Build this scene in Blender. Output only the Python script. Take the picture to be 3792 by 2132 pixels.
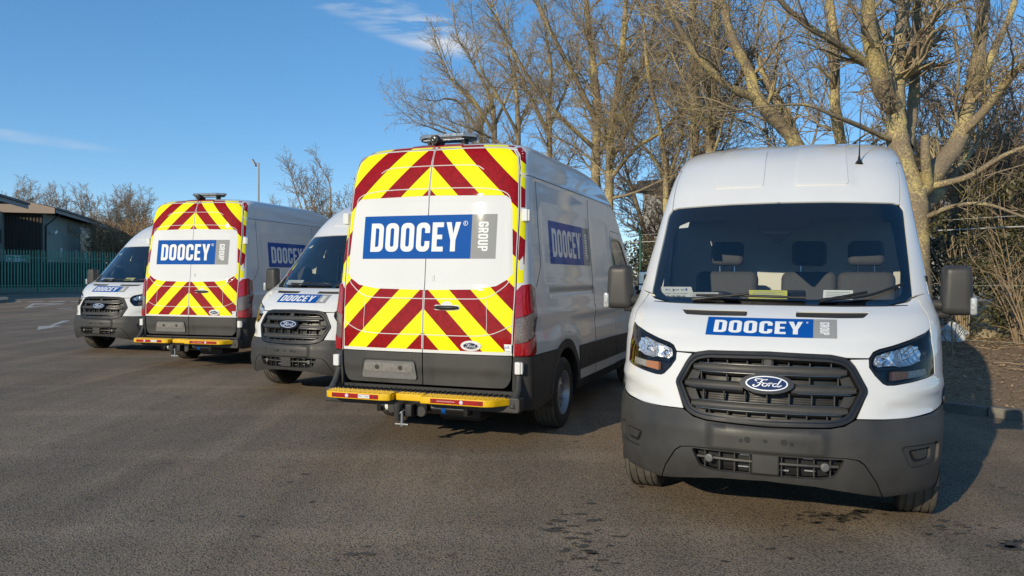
import bpy, bmesh, math, random
import numpy as np
from mathutils import Vector, Matrix
from mathutils.geometry import delaunay_2d_cdt
random.seed(7); RNG=np.random.default_rng(7)
R=math.radians
scene=bpy.context.scene
for o in list(bpy.data.objects): bpy.data.objects.remove(o)
COL=scene.collection
# ------------------------------------------------------------------ camera, sky, sun, exposure
CAM_H=1.5263; CAM_F=2976.9; PITCH=R(.9114); ROLL=R(.337)
cam=bpy.data.cameras.new('camera'); camo=bpy.data.objects.new('camera',cam); COL.objects.link(camo)
cam.sensor_width=36; cam.lens=36*CAM_F/3792; cam.clip_start=.05; cam.clip_end=3000
camo.matrix_world=Matrix.Translation((0,0,CAM_H))@Matrix.Rotation(math.pi/2-PITCH,4,'X')@Matrix.Rotation(ROLL,4,'Z')
scene.camera=camo
SUN_AZ,SUN_EL=36.5,19.5          # sun stands behind the camera, to the left
sunv=Vector((-math.sin(R(SUN_AZ))*math.cos(R(SUN_EL)),-math.cos(R(SUN_AZ))*math.cos(R(SUN_EL)),math.sin(R(SUN_EL))))
sl=bpy.data.lights.new('sun','SUN'); sl.energy=3.8; sl.angle=R(.5); sl.color=(1,.87,.64)
so=bpy.data.objects.new('sun',sl); COL.objects.link(so); so.rotation_euler=sunv.to_track_quat('Z','Y').to_euler()
w=bpy.data.worlds.new('World'); scene.world=w; w.use_nodes=True
def sky_world():
    nt=w.node_tree; nt.nodes.clear(); N=nt.nodes.new; L=nt.links.new
    out=N('ShaderNodeOutputWorld'); bg=N('ShaderNodeBackground'); bg.inputs['Strength'].default_value=.15
    sk=N('ShaderNodeTexSky'); sk.sky_type='NISHITA'; sk.sun_disc=False; sk.sun_elevation=R(SUN_EL); sk.sun_rotation=R(180+SUN_AZ)
    sk.air_density=.7; sk.dust_density=0; sk.ozone_density=4.0; sk.altitude=0
    tc=N('ShaderNodeTexCoord')
    # thin cirrus
    mp=N('ShaderNodeMapping'); mp.inputs['Rotation'].default_value=(0,R(10),R(25)); mp.inputs['Scale'].default_value=(2.2,7,16)
    L(tc.outputs['Generated'],mp.inputs['Vector'])
    nz=N('ShaderNodeTexNoise'); nz.inputs['Scale'].default_value=1.6; nz.inputs['Detail'].default_value=7; nz.inputs['Roughness'].default_value=.55; nz.inputs['Distortion'].default_value=.5
    L(mp.outputs[0],nz.inputs['Vector'])
    rp=N('ShaderNodeMapRange'); rp.inputs[1].default_value=.42; rp.inputs[2].default_value=.75; L(nz.outputs[0],rp.inputs[0])
    total=None
    def wisp(d,ext,amp):
        nonlocal total
        d=Vector(d).normalized(); right=d.cross(Vector((0,0,1))).normalized(); up=right.cross(d)
        ang=ext[2]; e1=right*math.cos(ang)+up*math.sin(ang); e2=-right*math.sin(ang)+up*math.cos(ang)
        acc=None
        for e,s in ((e1,ext[0]),(e2,ext[1])):
            dt=N('ShaderNodeVectorMath'); dt.operation='DOT_PRODUCT'; L(tc.outputs['Generated'],dt.inputs[0]); dt.inputs[1].default_value=e/s
            sq=N('ShaderNodeMath'); sq.operation='POWER'; ab=N('ShaderNodeMath'); ab.operation='ABSOLUTE'; L(dt.outputs['Value'],ab.inputs[0]); L(ab.outputs[0],sq.inputs[0]); sq.inputs[1].default_value=2
            if acc is None: acc=sq
            else:
                ad=N('ShaderNodeMath'); L(acc.outputs[0],ad.inputs[0]); L(sq.outputs[0],ad.inputs[1]); acc=ad
        dt=N('ShaderNodeVectorMath'); dt.operation='DOT_PRODUCT'; L(tc.outputs['Generated'],dt.inputs[0]); dt.inputs[1].default_value=d
        fr=N('ShaderNodeMath'); fr.operation='GREATER_THAN'; L(dt.outputs['Value'],fr.inputs[0]); fr.inputs[1].default_value=0
        mr=N('ShaderNodeMapRange'); mr.interpolation_type='SMOOTHSTEP'; L(acc.outputs[0],mr.inputs[0]); mr.inputs[1].default_value=0; mr.inputs[2].default_value=1; mr.inputs[3].default_value=amp; mr.inputs[4].default_value=0
        m=N('ShaderNodeMath'); m.operation='MULTIPLY'; L(mr.outputs[0],m.inputs[0]); L(fr.outputs[0],m.inputs[1])
        if total is None: total=m
        else:
            ad=N('ShaderNodeMath'); L(total.outputs[0],ad.inputs[0]); L(m.outputs[0],ad.inputs[1]); total=ad
    wisp(pix_dir(1420,50),(.15,.030,R(-17)),1.9)
    wisp(pix_dir(1590,95),(.06,.013,R(-2)),1.6)
    wisp(pix_dir(60,505),(.12,.008,R(-4)),.5)
    wisp((-.9,.5,.5),(.3,.06,R(10)),.6); wisp((.7,-.6,.6),(.4,.06,R(-12)),.6)
    mu=N('ShaderNodeMath'); mu.operation='MULTIPLY'; mu.use_clamp=True; L(rp.outputs[0],mu.inputs[0]); L(total.outputs[0],mu.inputs[1])
    gm=N('ShaderNodeGamma'); gm.inputs[1].default_value=.64; L(sk.outputs[0],gm.inputs[0])
    hs=N('ShaderNodeHueSaturation'); hs.inputs['Saturation'].default_value=1.36; hs.inputs['Value'].default_value=1.86; L(gm.outputs[0],hs.inputs['Color'])
    mx=N('ShaderNodeMixRGB'); L(mu.outputs[0],mx.inputs[0]); L(hs.outputs[0],mx.inputs[1]); mx.inputs[2].default_value=(4.6,4.9,5.3,1)
    L(mx.outputs[0],bg.inputs['Color']); L(bg.outputs[0],out.inputs['Surface'])
def pix_dir(u,v):
    X=(u-1896)/CAM_F; U=-(v-1066)/CAM_F; cr,sr=math.cos(ROLL),math.sin(ROLL); x=X*cr-U*sr; up=X*sr+U*cr
    cp,sp=math.cos(PITCH),math.sin(PITCH)
    return Vector((x,cp+up*sp,-sp+up*cp))
def at(u,v,d):
    "point seen at photo pixel (u,v), d metres ahead"
    r=pix_dir(u,v); return Vector((0,0,CAM_H))+r*(d/r.y)
sky_world()
vs=scene.view_settings; vs.view_transform='Standard'; vs.look='None'; vs.exposure=.0; vs.gamma=1
try: vs.use_curve_mapping=False
except Exception: pass
scene.render.engine='CYCLES'
scene.cycles.transparent_max_bounces=16; scene.cycles.max_bounces=7; scene.cycles.caustics_reflective=False; scene.cycles.caustics_refractive=False
# ------------------------------------------------------------------ helpers
MATS={}
def mat(name,col,rough=.5,metal=0,coat=0,spec=.5,emit=None,var=None,bump=None,alpha=None):
    m=bpy.data.materials.new(name); m.use_nodes=True; b=m.node_tree.nodes['Principled BSDF']
    b.inputs['Base Color'].default_value=(*col,1); b.inputs['Roughness'].default_value=rough; b.inputs['Metallic'].default_value=metal
    b.inputs['Coat Weight'].default_value=coat; b.inputs['Coat Roughness'].default_value=.04; b.inputs['Specular IOR Level'].default_value=spec
    nt=m.node_tree; N=nt.nodes.new; L=nt.links.new
    if var or bump:
        tc=N('ShaderNodeTexCoord')
    if var:   # (scale, amount, detail) value variation
        nz=N('ShaderNodeTexNoise'); nz.inputs['Scale'].default_value=var[0]; nz.inputs['Detail'].default_value=var[2] if len(var)>2 else 4; L(tc.outputs['Object'],nz.inputs['Vector'])
        mr=N('ShaderNodeMapRange'); mr.inputs[1].default_value=.25; mr.inputs[2].default_value=.75; mr.inputs[3].default_value=1-var[1]; mr.inputs[4].default_value=1+var[1]; L(nz.outputs[0],mr.inputs[0])
        hs=N('ShaderNodeHueSaturation'); hs.inputs['Color'].default_value=(*col,1); L(mr.outputs[0],hs.inputs['Value']); L(hs.outputs[0],b.inputs['Base Color'])
        rr=N('ShaderNodeMapRange'); rr.inputs[1].default_value=.3; rr.inputs[2].default_value=.7; rr.inputs[3].default_value=max(0,rough*(1-var[1])); rr.inputs[4].default_value=min(1,rough*(1+var[1])); L(nz.outputs[0],rr.inputs[0]); L(rr.outputs[0],b.inputs['Roughness'])
    if bump:  # (scale, strength, distance)
        nz=N('ShaderNodeTexNoise'); nz.inputs['Scale'].default_value=bump[0]; nz.inputs['Detail'].default_value=3; L(tc.outputs['Object'],nz.inputs['Vector'])
        bp=N('ShaderNodeBump'); bp.inputs['Strength'].default_value=bump[1]; bp.inputs['Distance'].default_value=bump[2]; L(nz.outputs[0],bp.inputs['Height']); L(bp.outputs[0],b.inputs['Normal'])
    MATS[name]=m; return m
def glass_mat(name,tint,refl=1.0,rough=.0):
    m=bpy.data.materials.new(name); m.use_nodes=True; nt=m.node_tree; nt.nodes.clear(); N=nt.nodes.new; L=nt.links.new
    o=N('ShaderNodeOutputMaterial'); t=N('ShaderNodeBsdfTransparent'); t.inputs[0].default_value=(*tint,1)
    g=N('ShaderNodeBsdfGlossy'); g.inputs['Roughness'].default_value=rough; f=N('ShaderNodeFresnel'); f.inputs[0].default_value=1.5
    mm=N('ShaderNodeMath'); mm.operation='MULTIPLY'; mm.inputs[1].default_value=refl; L(f.outputs[0],mm.inputs[0])
    x=N('ShaderNodeMixShader'); L(mm.outputs[0],x.inputs[0]); L(t.outputs[0],x.inputs[1]); L(g.outputs[0],x.inputs[2]); L(x.outputs[0],o.inputs[0])
    MATS[name]=m; return m
def link(o,parent=None):
    COL.objects.link(o)
    if parent is not None: o.parent=parent
    return o
def mesh_obj(name,V,F,m,parent=None,smooth=False,normals=None):
    me=bpy.data.meshes.new(name); me.from_pydata([tuple(map(float,v)) for v in V],[],[tuple(int(i) for i in f) for f in F]); me.update()
    if m is not None: me.materials.append(m)
    if smooth: me.polygons.foreach_set('use_smooth',[True]*len(me.polygons))
    if normals is not None: me.normals_split_custom_set_from_vertices([tuple(map(float,n)) for n in normals])
    return link(bpy.data.objects.new(name,me),parent)
def empty(name,loc=(0,0,0),rz=0):
    o=bpy.data.objects.new(name,None); o.empty_display_size=.2; COL.objects.link(o); o.location=loc; o.rotation_euler=(0,0,rz); return o
def tag(o,label,cat,group=None):
    o['label']=label; o['category']=cat
    if group: o['group']=group
    return o
def kind(o,k): o['kind']=k; return o
class MB:
    def __init__(s): s.V=[]; s.F=[]
    def add(s,V,F):
        n=len(s.V); s.V+=[tuple(v) for v in V]; s.F+=[tuple(i+n for i in f) for f in F]; return s
    def box(s,c,d,rot=None):
        hx,hy,hz=d[0]/2,d[1]/2,d[2]/2
        P=[Vector((x*hx,y*hy,z*hz)) for x in(-1,1) for y in(-1,1) for z in(-1,1)]
        if rot is not None: P=[rot@p for p in P]
        c=Vector(c); return s.add([p+c for p in P],[(0,1,3,2),(4,6,7,5),(0,4,5,1),(2,3,7,6),(0,2,6,4),(1,5,7,3)])
    def cyl(s,a,b,r,n=16,r2=None,cap=True):
        a=Vector(a);b=Vector(b);d=(b-a).normalized(); u=d.orthogonal().normalized(); v=d.cross(u); r2=r if r2 is None else r2
        V=[a+(u*math.cos(t)+v*math.sin(t))*r for t in np.arange(n)*2*math.pi/n]+[b+(u*math.cos(t)+v*math.sin(t))*r2 for t in np.arange(n)*2*math.pi/n]
        F=[(i,(i+1)%n,n+(i+1)%n,n+i) for i in range(n)]
        if cap: F+=[tuple(range(n))[::-1],tuple(range(n,2*n))]
        return s.add(V,F)
    def tube(s,pts,r,n=8,cap=True):
        pts=[Vector(p) for p in pts]; m=len(pts); rs=r if hasattr(r,'__len__') else [r]*m
        V=[];F=[];u=None
        for i,p in enumerate(pts):
            d=(pts[min(i+1,m-1)]-pts[max(i-1,0)]).normalized()
            if u is None: u=d.orthogonal().normalized()
            else: u=(u-d*u.dot(d)).normalized()
            v=d.cross(u)
            V+=[p+(u*math.cos(t)+v*math.sin(t))*rs[i] for t in np.arange(n)*2*math.pi/n]
        for i in range(m-1):
            for k in range(n): F.append((i*n+k,i*n+(k+1)%n,(i+1)*n+(k+1)%n,(i+1)*n+k))
        if cap: F+=[tuple(range(n))[::-1],tuple(range((m-1)*n,m*n))]
        return s.add(V,F)
    def lathe(s,prof,axis_o,axis_d,n=32):
        "prof: (radius, offset along axis)"
        o=Vector(axis_o);d=Vector(axis_d).normalized();u=d.orthogonal().normalized();v=d.cross(u);V=[];F=[];m=len(prof)
        for r,h in prof: V+=[o+d*h+(u*math.cos(t)+v*math.sin(t))*r for t in np.arange(n)*2*math.pi/n]
        for i in range(m-1):
            for k in range(n): F.append((i*n+k,i*n+(k+1)%n,(i+1)*n+(k+1)%n,(i+1)*n+k))
        return s.add(V,F)
    def prism(s,poly,o,ex,ey,ez,th):
        "2D polygon extruded th along ez"
        o=Vector(o);ex=Vector(ex);ey=Vector(ey);ez=Vector(ez);n=len(poly)
        V=[o+ex*x+ey*y for x,y in poly]+[o+ex*x+ey*y+ez*th for x,y in poly]
        F=[tuple(range(n))[::-1],tuple(range(n,2*n))]+[(i,(i+1)%n,n+(i+1)%n,n+i) for i in range(n)]
        return s.add(V,F)
    def build(s,name,m,parent=None,smooth=False,bevel=0,seg=2,auto=None):
        o=mesh_obj(name,s.V,s.F,m,parent,smooth)
        if bevel:
            b=o.modifiers.new('bevel','BEVEL'); b.width=bevel; b.segments=seg; b.limit_method='ANGLE'; b.angle_limit=R(35)
            o.data.polygons.foreach_set('use_smooth',[True]*len(o.data.polygons))
            wn=o.modifiers.new('wn','WEIGHTED_NORMAL'); wn.keep_sharp=True
        elif auto:
            o.data.polygons.foreach_set('use_smooth',[True]*len(o.data.polygons)); sharp(o.data,auto)
        return o
def sharp(me,deg):
    bm=bmesh.new(); bm.from_mesh(me); bmesh.ops.recalc_face_normals(bm,faces=bm.faces)
    for e in bm.edges:
        if len(e.link_faces)==2 and e.calc_face_angle(0)>R(deg): e.smooth=False
    bm.to_mesh(me); bm.free()
def rrect(x0,y0,x1,y1,r,n=5):
    if not hasattr(r,'__len__'): r=(r,)*4     # bl, br, tr, tl
    P=[]
    for (cx,cy,a,rr) in ((x0+r[0],y0+r[0],180,r[0]),(x1-r[1],y0+r[1],270,r[1]),(x1-r[2],y1-r[2],0,r[2]),(x0+r[3],y1-r[3],90,r[3])):
        if rr<=1e-6: P.append((cx,cy)); continue
        for k in range(n+1):
            t=R(a+90*k/n); P.append((cx+rr*math.cos(t),cy+rr*math.sin(t)))
    return P
def fillet(pts,r,n=4):
    "round the corners of a closed 2D polygon; r number or list"
    P=[];m=len(pts)
    for i in range(m):
        p=np.array(pts[i],float);a=np.array(pts[i-1],float)-p;b=np.array(pts[(i+1)%m],float)-p;la=np.linalg.norm(a);lb=np.linalg.norm(b)
        rr=r[i] if hasattr(r,'__len__') else r
        q=min(rr,la*.45,lb*.45)
        if q<1e-5: P.append(tuple(p)); continue
        s=p+a/la*q;e=p+b/lb*q
        for k in range(n+1):
            t=k/n; P.append(tuple((1-t)**2*s+2*t*(1-t)*p+t*t*e))
    return P
def inpoly(P,poly):
    P=np.asarray(P,float);poly=np.asarray(poly,float);x,y=P[:,0],P[:,1];c=np.zeros(len(P),bool);j=len(poly)-1
    for i in range(len(poly)):
        xi,yi=poly[i];xj,yj=poly[j]
        if yi!=yj:
            k=((yi>y)!=(yj>y))&(x<(xj-xi)*(y-yi)/(yj-yi)+xi); c^=k
        j=i
    return c
def edgedist(P,poly):
    P=np.asarray(P,float);d=np.full(len(P),1e9)
    A=np.asarray(poly,float);B=np.roll(A,-1,0)
    for a,b in zip(A,B):
        ab=b-a;t=np.clip(((P-a)@ab)/max(ab@ab,1e-12),0,1);d=np.minimum(d,np.linalg.norm(P-a-t[:,None]*ab,axis=1))
    return d
def triangulate(outline,holes,res):
    "2D polygon with holes -> verts, triangles (ccw)"
    O=np.asarray(outline,float);H=[np.asarray(h,float) for h in holes]
    pts=[tuple(p) for p in O];edges=[(i,(i+1)%len(O)) for i in range(len(O))]
    for h in H:
        n=len(pts);pts+=[tuple(p) for p in h];edges+=[(n+i,n+(i+1)%len(h)) for i in range(len(h))]
    if res:
        lo=O.min(0);hi=O.max(0)
        gx,gy=np.meshgrid(np.arange(lo[0]+res/2,hi[0],res),np.arange(lo[1]+res/2,hi[1],res)); G=np.stack([gx.ravel(),gy.ravel()],1)
        if len(G):
            k=inpoly(G,O)
            for h in H: k&=~inpoly(G,h)
            G=G[k]
            if len(G):
                d=edgedist(G,O)
                for h in H: d=np.minimum(d,edgedist(G,h))
                pts+=[tuple(p) for p in G[d>.35*res]]
    v,e,f,_,_,_=delaunay_2d_cdt([Vector(p) for p in pts],edges,[],0,1e-6)
    v=np.array([tuple(p) for p in v]);f=np.array([t for t in f if len(t)==3],int).reshape(-1,3)
    c=v[f].mean(1);k=inpoly(c,O)
    for h in H: k&=~inpoly(c,h)
    f=f[k]
    a=v[f[:,1]]-v[f[:,0]];b=v[f[:,2]]-v[f[:,0]];cr=a[:,0]*b[:,1]-a[:,1]*b[:,0]
    f=f[np.abs(cr)>1e-10];cr=cr[np.abs(cr)>1e-10]; f[cr<0]=f[cr<0][:,::-1]
    used=np.unique(f);mp=-np.ones(len(v),int);mp[used]=np.arange(len(used))
    return v[used],mp[f]
# ------------------------------------------------------------------ materials
WHITE=mat('white_paint',(.73,.728,.715),.62,coat=1.0,spec=.25,var=(2.2,.035,5))
TRIM=mat('grey_plastic',(.046,.044,.042),.50,var=(6,.18,6),bump=(900,.12,.0006),spec=.4)
DARK=mat('dark_plastic',(.014,.014,.015),.5,var=(9,.2))
GLOSSBLK=mat('gloss_black',(.012,.012,.013),.16,spec=.6)
CHROME=mat('bright_metal',(.78,.78,.80),.14,metal=1,var=(30,.2))
REFLM=mat('reflector_chrome',(.92,.92,.94),.22,metal=.8)
DIMM=mat('dark_bright_trim',(.20,.20,.205),.22,metal=1)
STEEL=mat('galvanised_steel',(.45,.46,.47),.35,metal=.9)
RIMM=mat('silver_wheel_paint',(.42,.42,.43),.38,metal=.55)
RUBBER=mat('tyre_rubber',(.030,.029,.027),.78,var=(14,.35),bump=(260,.3,.001))
TREAD=mat('dusty_tyre_tread',(.105,.093,.078),.9,var=(22,.3))
REDL=mat('red_lamp_plastic',(.36,.006,.012),.10,coat=.8,var=(60,.25))
CLEARL=mat('clear_lamp_plastic',(.22,.17,.16),.12,metal=.3,coat=.8,var=(70,.45))
CLEAR2=mat('clear_indicator_plastic',(.55,.55,.54),.15,metal=.3,coat=.8,var=(70,.4))
ORANGE=mat('amber_lamp_plastic',(.55,.23,.10),.2,coat=.6,var=(90,.3))
BLUE=mat('blue_vinyl',(.002,.080,.35),.6,coat=.35,spec=.1)
GREYV=mat('grey_vinyl',(.30,.30,.29),.6,coat=.5,spec=.1)
WVINYL=mat('white_vinyl',(.80,.80,.80),.6,coat=.7,spec=.2)
NAVY=mat('navy_enamel',(.008,.016,.075),.12,coat=1)
DASH=mat('dashboard_plastic',(.05,.052,.056),.65,bump=(500,.15,.001))
SEAT=mat('seat_fabric',(.085,.084,.085),.95,bump=(350,.4,.001),var=(25,.2))
LINING=mat('pale_lining',(.78,.77,.70),.8,var=(3,.06))
HEADL=mat('headliner',(.6,.6,.57),.9)
YELST=mat('yellow_step_plastic',(.78,.47,.004),.42,var=(18,.12))
REDREF=mat('red_reflector',(.36,.006,.010),.25,coat=.6,var=(80,.25))
BLACKM=mat('black_painted_steel',(.008,.008,.009),.25,coat=.5)
PAPER=mat('paper',(.78,.80,.78),.7); PAPERY=mat('yellow_paper',(.72,.72,.14),.7); INK=mat('print_ink',(.05,.06,.08),.6)
PLATE=mat('bare_plate_plastic',(.20,.19,.18),.7,var=(40,.25))
GLASS=glass_mat('windscreen_glass',(.95,.975,.97),2.3); LENS=glass_mat('lens_plastic',(.93,.94,.95),.9); SIDEGLASS=glass_mat('tinted_side_glass',(.82,.88,.86),1.5)
def chevron_mat(name,hi,per):
    m=mat(name,(1,1,0),.6,coat=.4,spec=.1); nt=m.node_tree; N=nt.nodes.new; L=nt.links.new; b=nt.nodes['Principled BSDF']
    tc=N('ShaderNodeTexCoord'); sp=N('ShaderNodeSeparateXYZ'); L(tc.outputs['Object'],sp.inputs[0])
    ab=N('ShaderNodeMath'); ab.operation='ABSOLUTE'; L(sp.outputs['Y'],ab.inputs[0])
    ad=N('ShaderNodeMath'); L(ab.outputs[0],ad.inputs[0]); L(sp.outputs['Z'],ad.inputs[1])
    su=N('ShaderNodeMath'); su.operation='SUBTRACT'; L(ad.outputs[0],su.inputs[0]); su.inputs[1].default_value=hi-10*per
    dv=N('ShaderNodeMath'); dv.operation='DIVIDE'; L(su.outputs[0],dv.inputs[0]); dv.inputs[1].default_value=per
    fr=N('ShaderNodeMath'); fr.operation='FRACT'; L(dv.outputs[0],fr.inputs[0])
    gt=N('ShaderNodeMath'); gt.operation='GREATER_THAN'; L(fr.outputs[0],gt.inputs[0]); gt.inputs[1].default_value=.5
    nz=N('ShaderNodeTexNoise'); nz.inputs['Scale'].default_value=26; nz.inputs['Detail'].default_value=5; L(tc.outputs['Object'],nz.inputs['Vector'])
    mr=N('ShaderNodeMapRange'); mr.inputs[1].default_value=.3; mr.inputs[2].default_value=.7; mr.inputs[3].default_value=.72; mr.inputs[4].default_value=1.15; L(nz.outputs[0],mr.inputs[0])
    hs=N('ShaderNodeHueSaturation'); hs.inputs['Color'].default_value=(.30,.002,.005,1); L(mr.outputs[0],hs.inputs['Value'])
    mx=N('ShaderNodeMixRGB'); L(gt.outputs[0],mx.inputs[0]); mx.inputs[1].default_value=(.92,.86,.004,1); L(hs.outputs[0],mx.inputs[2]); L(mx.outputs[0],b.inputs['Base Color'])
    vo=N('ShaderNodeTexVoronoi'); vo.inputs['Scale'].default_value=90; L(tc.outputs['Object'],vo.inputs['Vector'])
    bp=N('ShaderNodeBump'); bp.inputs['Strength'].default_value=.06; bp.inputs['Distance'].default_value=.002; L(vo.outputs['Distance'],bp.inputs['Height']); L(bp.outputs[0],b.inputs['Normal'])
    return m
CHEV_U=chevron_mat('chevron_film_upper',2.32,.431); CHEV_L=chevron_mat('chevron_film_lower',1.013,.4185)
# ------------------------------------------------------------------ van body surface (slices)
_T=np.array([
# z    xf    df   nf   w    xr    dr   nr  wr
(0.2,0.9,0.84,2.2,0.96,-4.9,0.27,4,0.95),
(0.3,0.985,0.88,2.3,1,-4.95,0.27,4,0.985),
(0.45,1.015,0.9,2.3,1.02,-4.96,0.27,4,1),
(0.6,1.015,0.92,2.25,1.028,-4.965,0.27,4,1),
(0.7,0.985,0.91,2.2,1.028,-4.965,0.27,4,0.995),
(0.8,0.957,0.89,2.2,1.025,-4.965,0.27,4,0.993),
(0.9,0.93,0.88,2.2,1.02,-4.963,0.27,4,0.991),
(1,0.898,0.86,2.2,1.018,-4.96,0.27,4,0.989),
(1.073,0.862,0.82,2.2,1.015,-4.957,0.27,4,0.987),
(1.16,0.775,0.76,2.25,1.01,-4.952,0.27,4,0.982),
(1.262,0.625,0.64,2.3,1,-4.945,0.27,4,0.977),
(1.32,0.505,0.56,2.3,0.99,-4.94,0.27,4,0.972),
(1.36,0.395,0.5,2.3,0.982,-4.937,0.27,4,0.969),
(1.4,0.33,0.48,2.3,0.975,-4.933,0.27,4,0.965),
(1.6,0.112,0.45,2.3,0.955,-4.915,0.27,4,0.952),
(1.8,-0.105,0.42,2.3,0.935,-4.893,0.27,4,0.937),
(2,-0.32,0.38,2.35,0.915,-4.868,0.27,4,0.922),
(2.1,-0.43,0.38,2.4,0.907,-4.855,0.27,4,0.915),
(2.25,-0.61,0.4,2.6,0.897,-4.835,0.27,4,0.905),
(2.4,-0.83,0.45,2.8,0.888,-4.81,0.27,4,0.895),
(2.5,-1.02,0.5,3,0.88,-4.787,0.27,4,0.887),
(2.6,-1.3,0.55,3,0.87,-4.755,0.29,4,0.877),
(2.66,-1.55,0.6,3,0.857,-4.727,0.33,3.8,0.864),
(2.7,-1.78,0.65,3,0.838,-4.695,0.4,3.6,0.833),
(2.73,-2.02,0.7,3,0.803,-4.65,0.45,3.4,0.8),
(2.75,-2.25,0.75,3,0.745,-4.59,0.5,3.2,0.745),
(2.765,-2.5,0.75,3,0.65,-4.5,0.5,3,0.65),
(2.775,-2.75,0.7,3,0.5,-4.35,0.5,3,0.5),
(2.78,-3.1,0.6,3,0.25,-4.1,0.5,3,0.25)])
_z=_T[:,0]
def _pchip_slopes(x,y):
    h=np.diff(x); d=np.diff(y)/h; m=np.zeros_like(y)
    for i in range(1,len(y)-1):
        if d[i-1]*d[i]>0:
            w1=2*h[i]+h[i-1]; w2=h[i]+2*h[i-1]
            m[i]=(w1+w2)/(w1/d[i-1]+w2/d[i])
    m[0]=d[0];m[-1]=d[-1]
    return m
_M=np.stack([_pchip_slopes(_z,_T[:,k]) for k in range(1,9)],1)
def prof(z):
    z=np.clip(np.asarray(z,float),_z[0],_z[-1]); i=np.clip(np.searchsorted(_z,z)-1,0,len(_z)-2)
    h=_z[i+1]-_z[i]; t=(z-_z[i])/h; t=t[...,None]; h=h[...,None]
    y0=_T[i,1:];y1=_T[i+1,1:];m0=_M[i];m1=_M[i+1]
    r=(2*t**3-3*t**2+1)*y0+(t**3-2*t**2+t)*h*m0+(-2*t**3+3*t**2)*y1+(t**3-t**2)*h*m1
    return [r[...,k] for k in range(8)]
def base(a,z):
    a=np.asarray(a,float); z=np.asarray(z,float); sg=np.where(a<0,-1.,1.); a=np.abs(a)
    xf,df,nf,w,xr,dr,nr,wr=prof(z)
    al=np.clip(a,0,1)*np.pi/2; s=np.sin(al);c=np.cos(al); r=(s**nf+np.abs(c)**nf+1e-12)**(-1/nf)
    X1=xf-df*(1-r*c);Y1=w*r*s
    t=np.clip(a-1,0,1); X2=(xf-df)*(1-t)+(xr+dr)*t; Y2=w*(1-t)+wr*t
    be=np.clip(3-a,0,1)*np.pi/2; s=np.sin(be);c=np.cos(be); r=(s**nr+np.abs(c)**nr+1e-12)**(-1/nr)
    X3=xr+dr*(1-r*c);Y3=wr*r*s
    X=np.where(a<=1,X1,np.where(a<=2,X2,X3)); Y=np.where(a<=1,Y1,np.where(a<=2,Y2,Y3))
    return np.stack([X,sg*Y,z],-1)
def a_front(y,z):
    xf,df,nf,w,xr,dr,nr,wr=prof(z); y=np.asarray(y,float); q=np.clip(np.abs(y)/w,0,1)
    return np.sign(y)*np.arctan2(q,(1-q**nf)**(1/nf))/(np.pi/2)
def a_rear(y,z):
    xf,df,nf,w,xr,dr,nr,wr=prof(z); y=np.asarray(y,float); q=np.clip(np.abs(y)/wr,0,1)
    sg=np.where(y<0,-1.,1.)
    return sg*(3-np.arctan2(q,(1-q**nr)**(1/nr))/(np.pi/2))
def a_side(x,z):  # unsigned, any x
    xf,df,nf,w,xr,dr,nr,wr=prof(z); x=np.asarray(x,float)
    c=np.clip(1-(xf-x)/df,0,1); s=(1-c**nf)**(1/nf); af=np.arctan2(s,c)/(np.pi/2)
    t=((xf-df)-x)/((xf-df)-(xr+dr)); 
    c2=np.clip(1-(x-xr)/dr,0,1); s2=(1-c2**nr)**(1/nr); ar=3-np.arctan2(s2,c2)/(np.pi/2)
    return np.where(x>xf-df,af,np.where(x<xr+dr,ar,1+np.clip(t,0,1)))

_vz=np.linspace(.2,2.78,2600); _pv=prof(_vz)
_dv=np.maximum(1,np.maximum(.45*np.abs(np.gradient(_pv[0],_vz)),.9*np.abs(np.gradient(_pv[3],_vz)))); _VV=np.concatenate([[0],np.cumsum((_dv[1:]+_dv[:-1])/2*np.diff(_vz))])
def z2v(z): return np.interp(z,_vz,_VV)
def v2z(v): return np.interp(v,_VV,_vz)
def a2u(a):
    s=np.sign(a);a=np.abs(a); return s*np.where(a<1,1.35*a,np.where(a<2,1.35+4.4*(a-1),5.75+1.15*(a-2)))
def u2a(u):
    s=np.sign(u);u=np.abs(u); return s*np.where(u<1.35,u/1.35,np.where(u<5.75,1+(u-1.35)/4.4,2+(u-5.75)/1.15))
def sst(x,a,b): t=np.clip((x-a)/(b-a),0,1); return t*t*(3-2*t)
def rbox(x,z,x0,x1,z0,z1,e): return sst(x,x0,x0+e)*sst(-x,-x1,-x1+e)*sst(z,z0,z0+e)*sst(-z,-z1,-z1+e)
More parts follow.
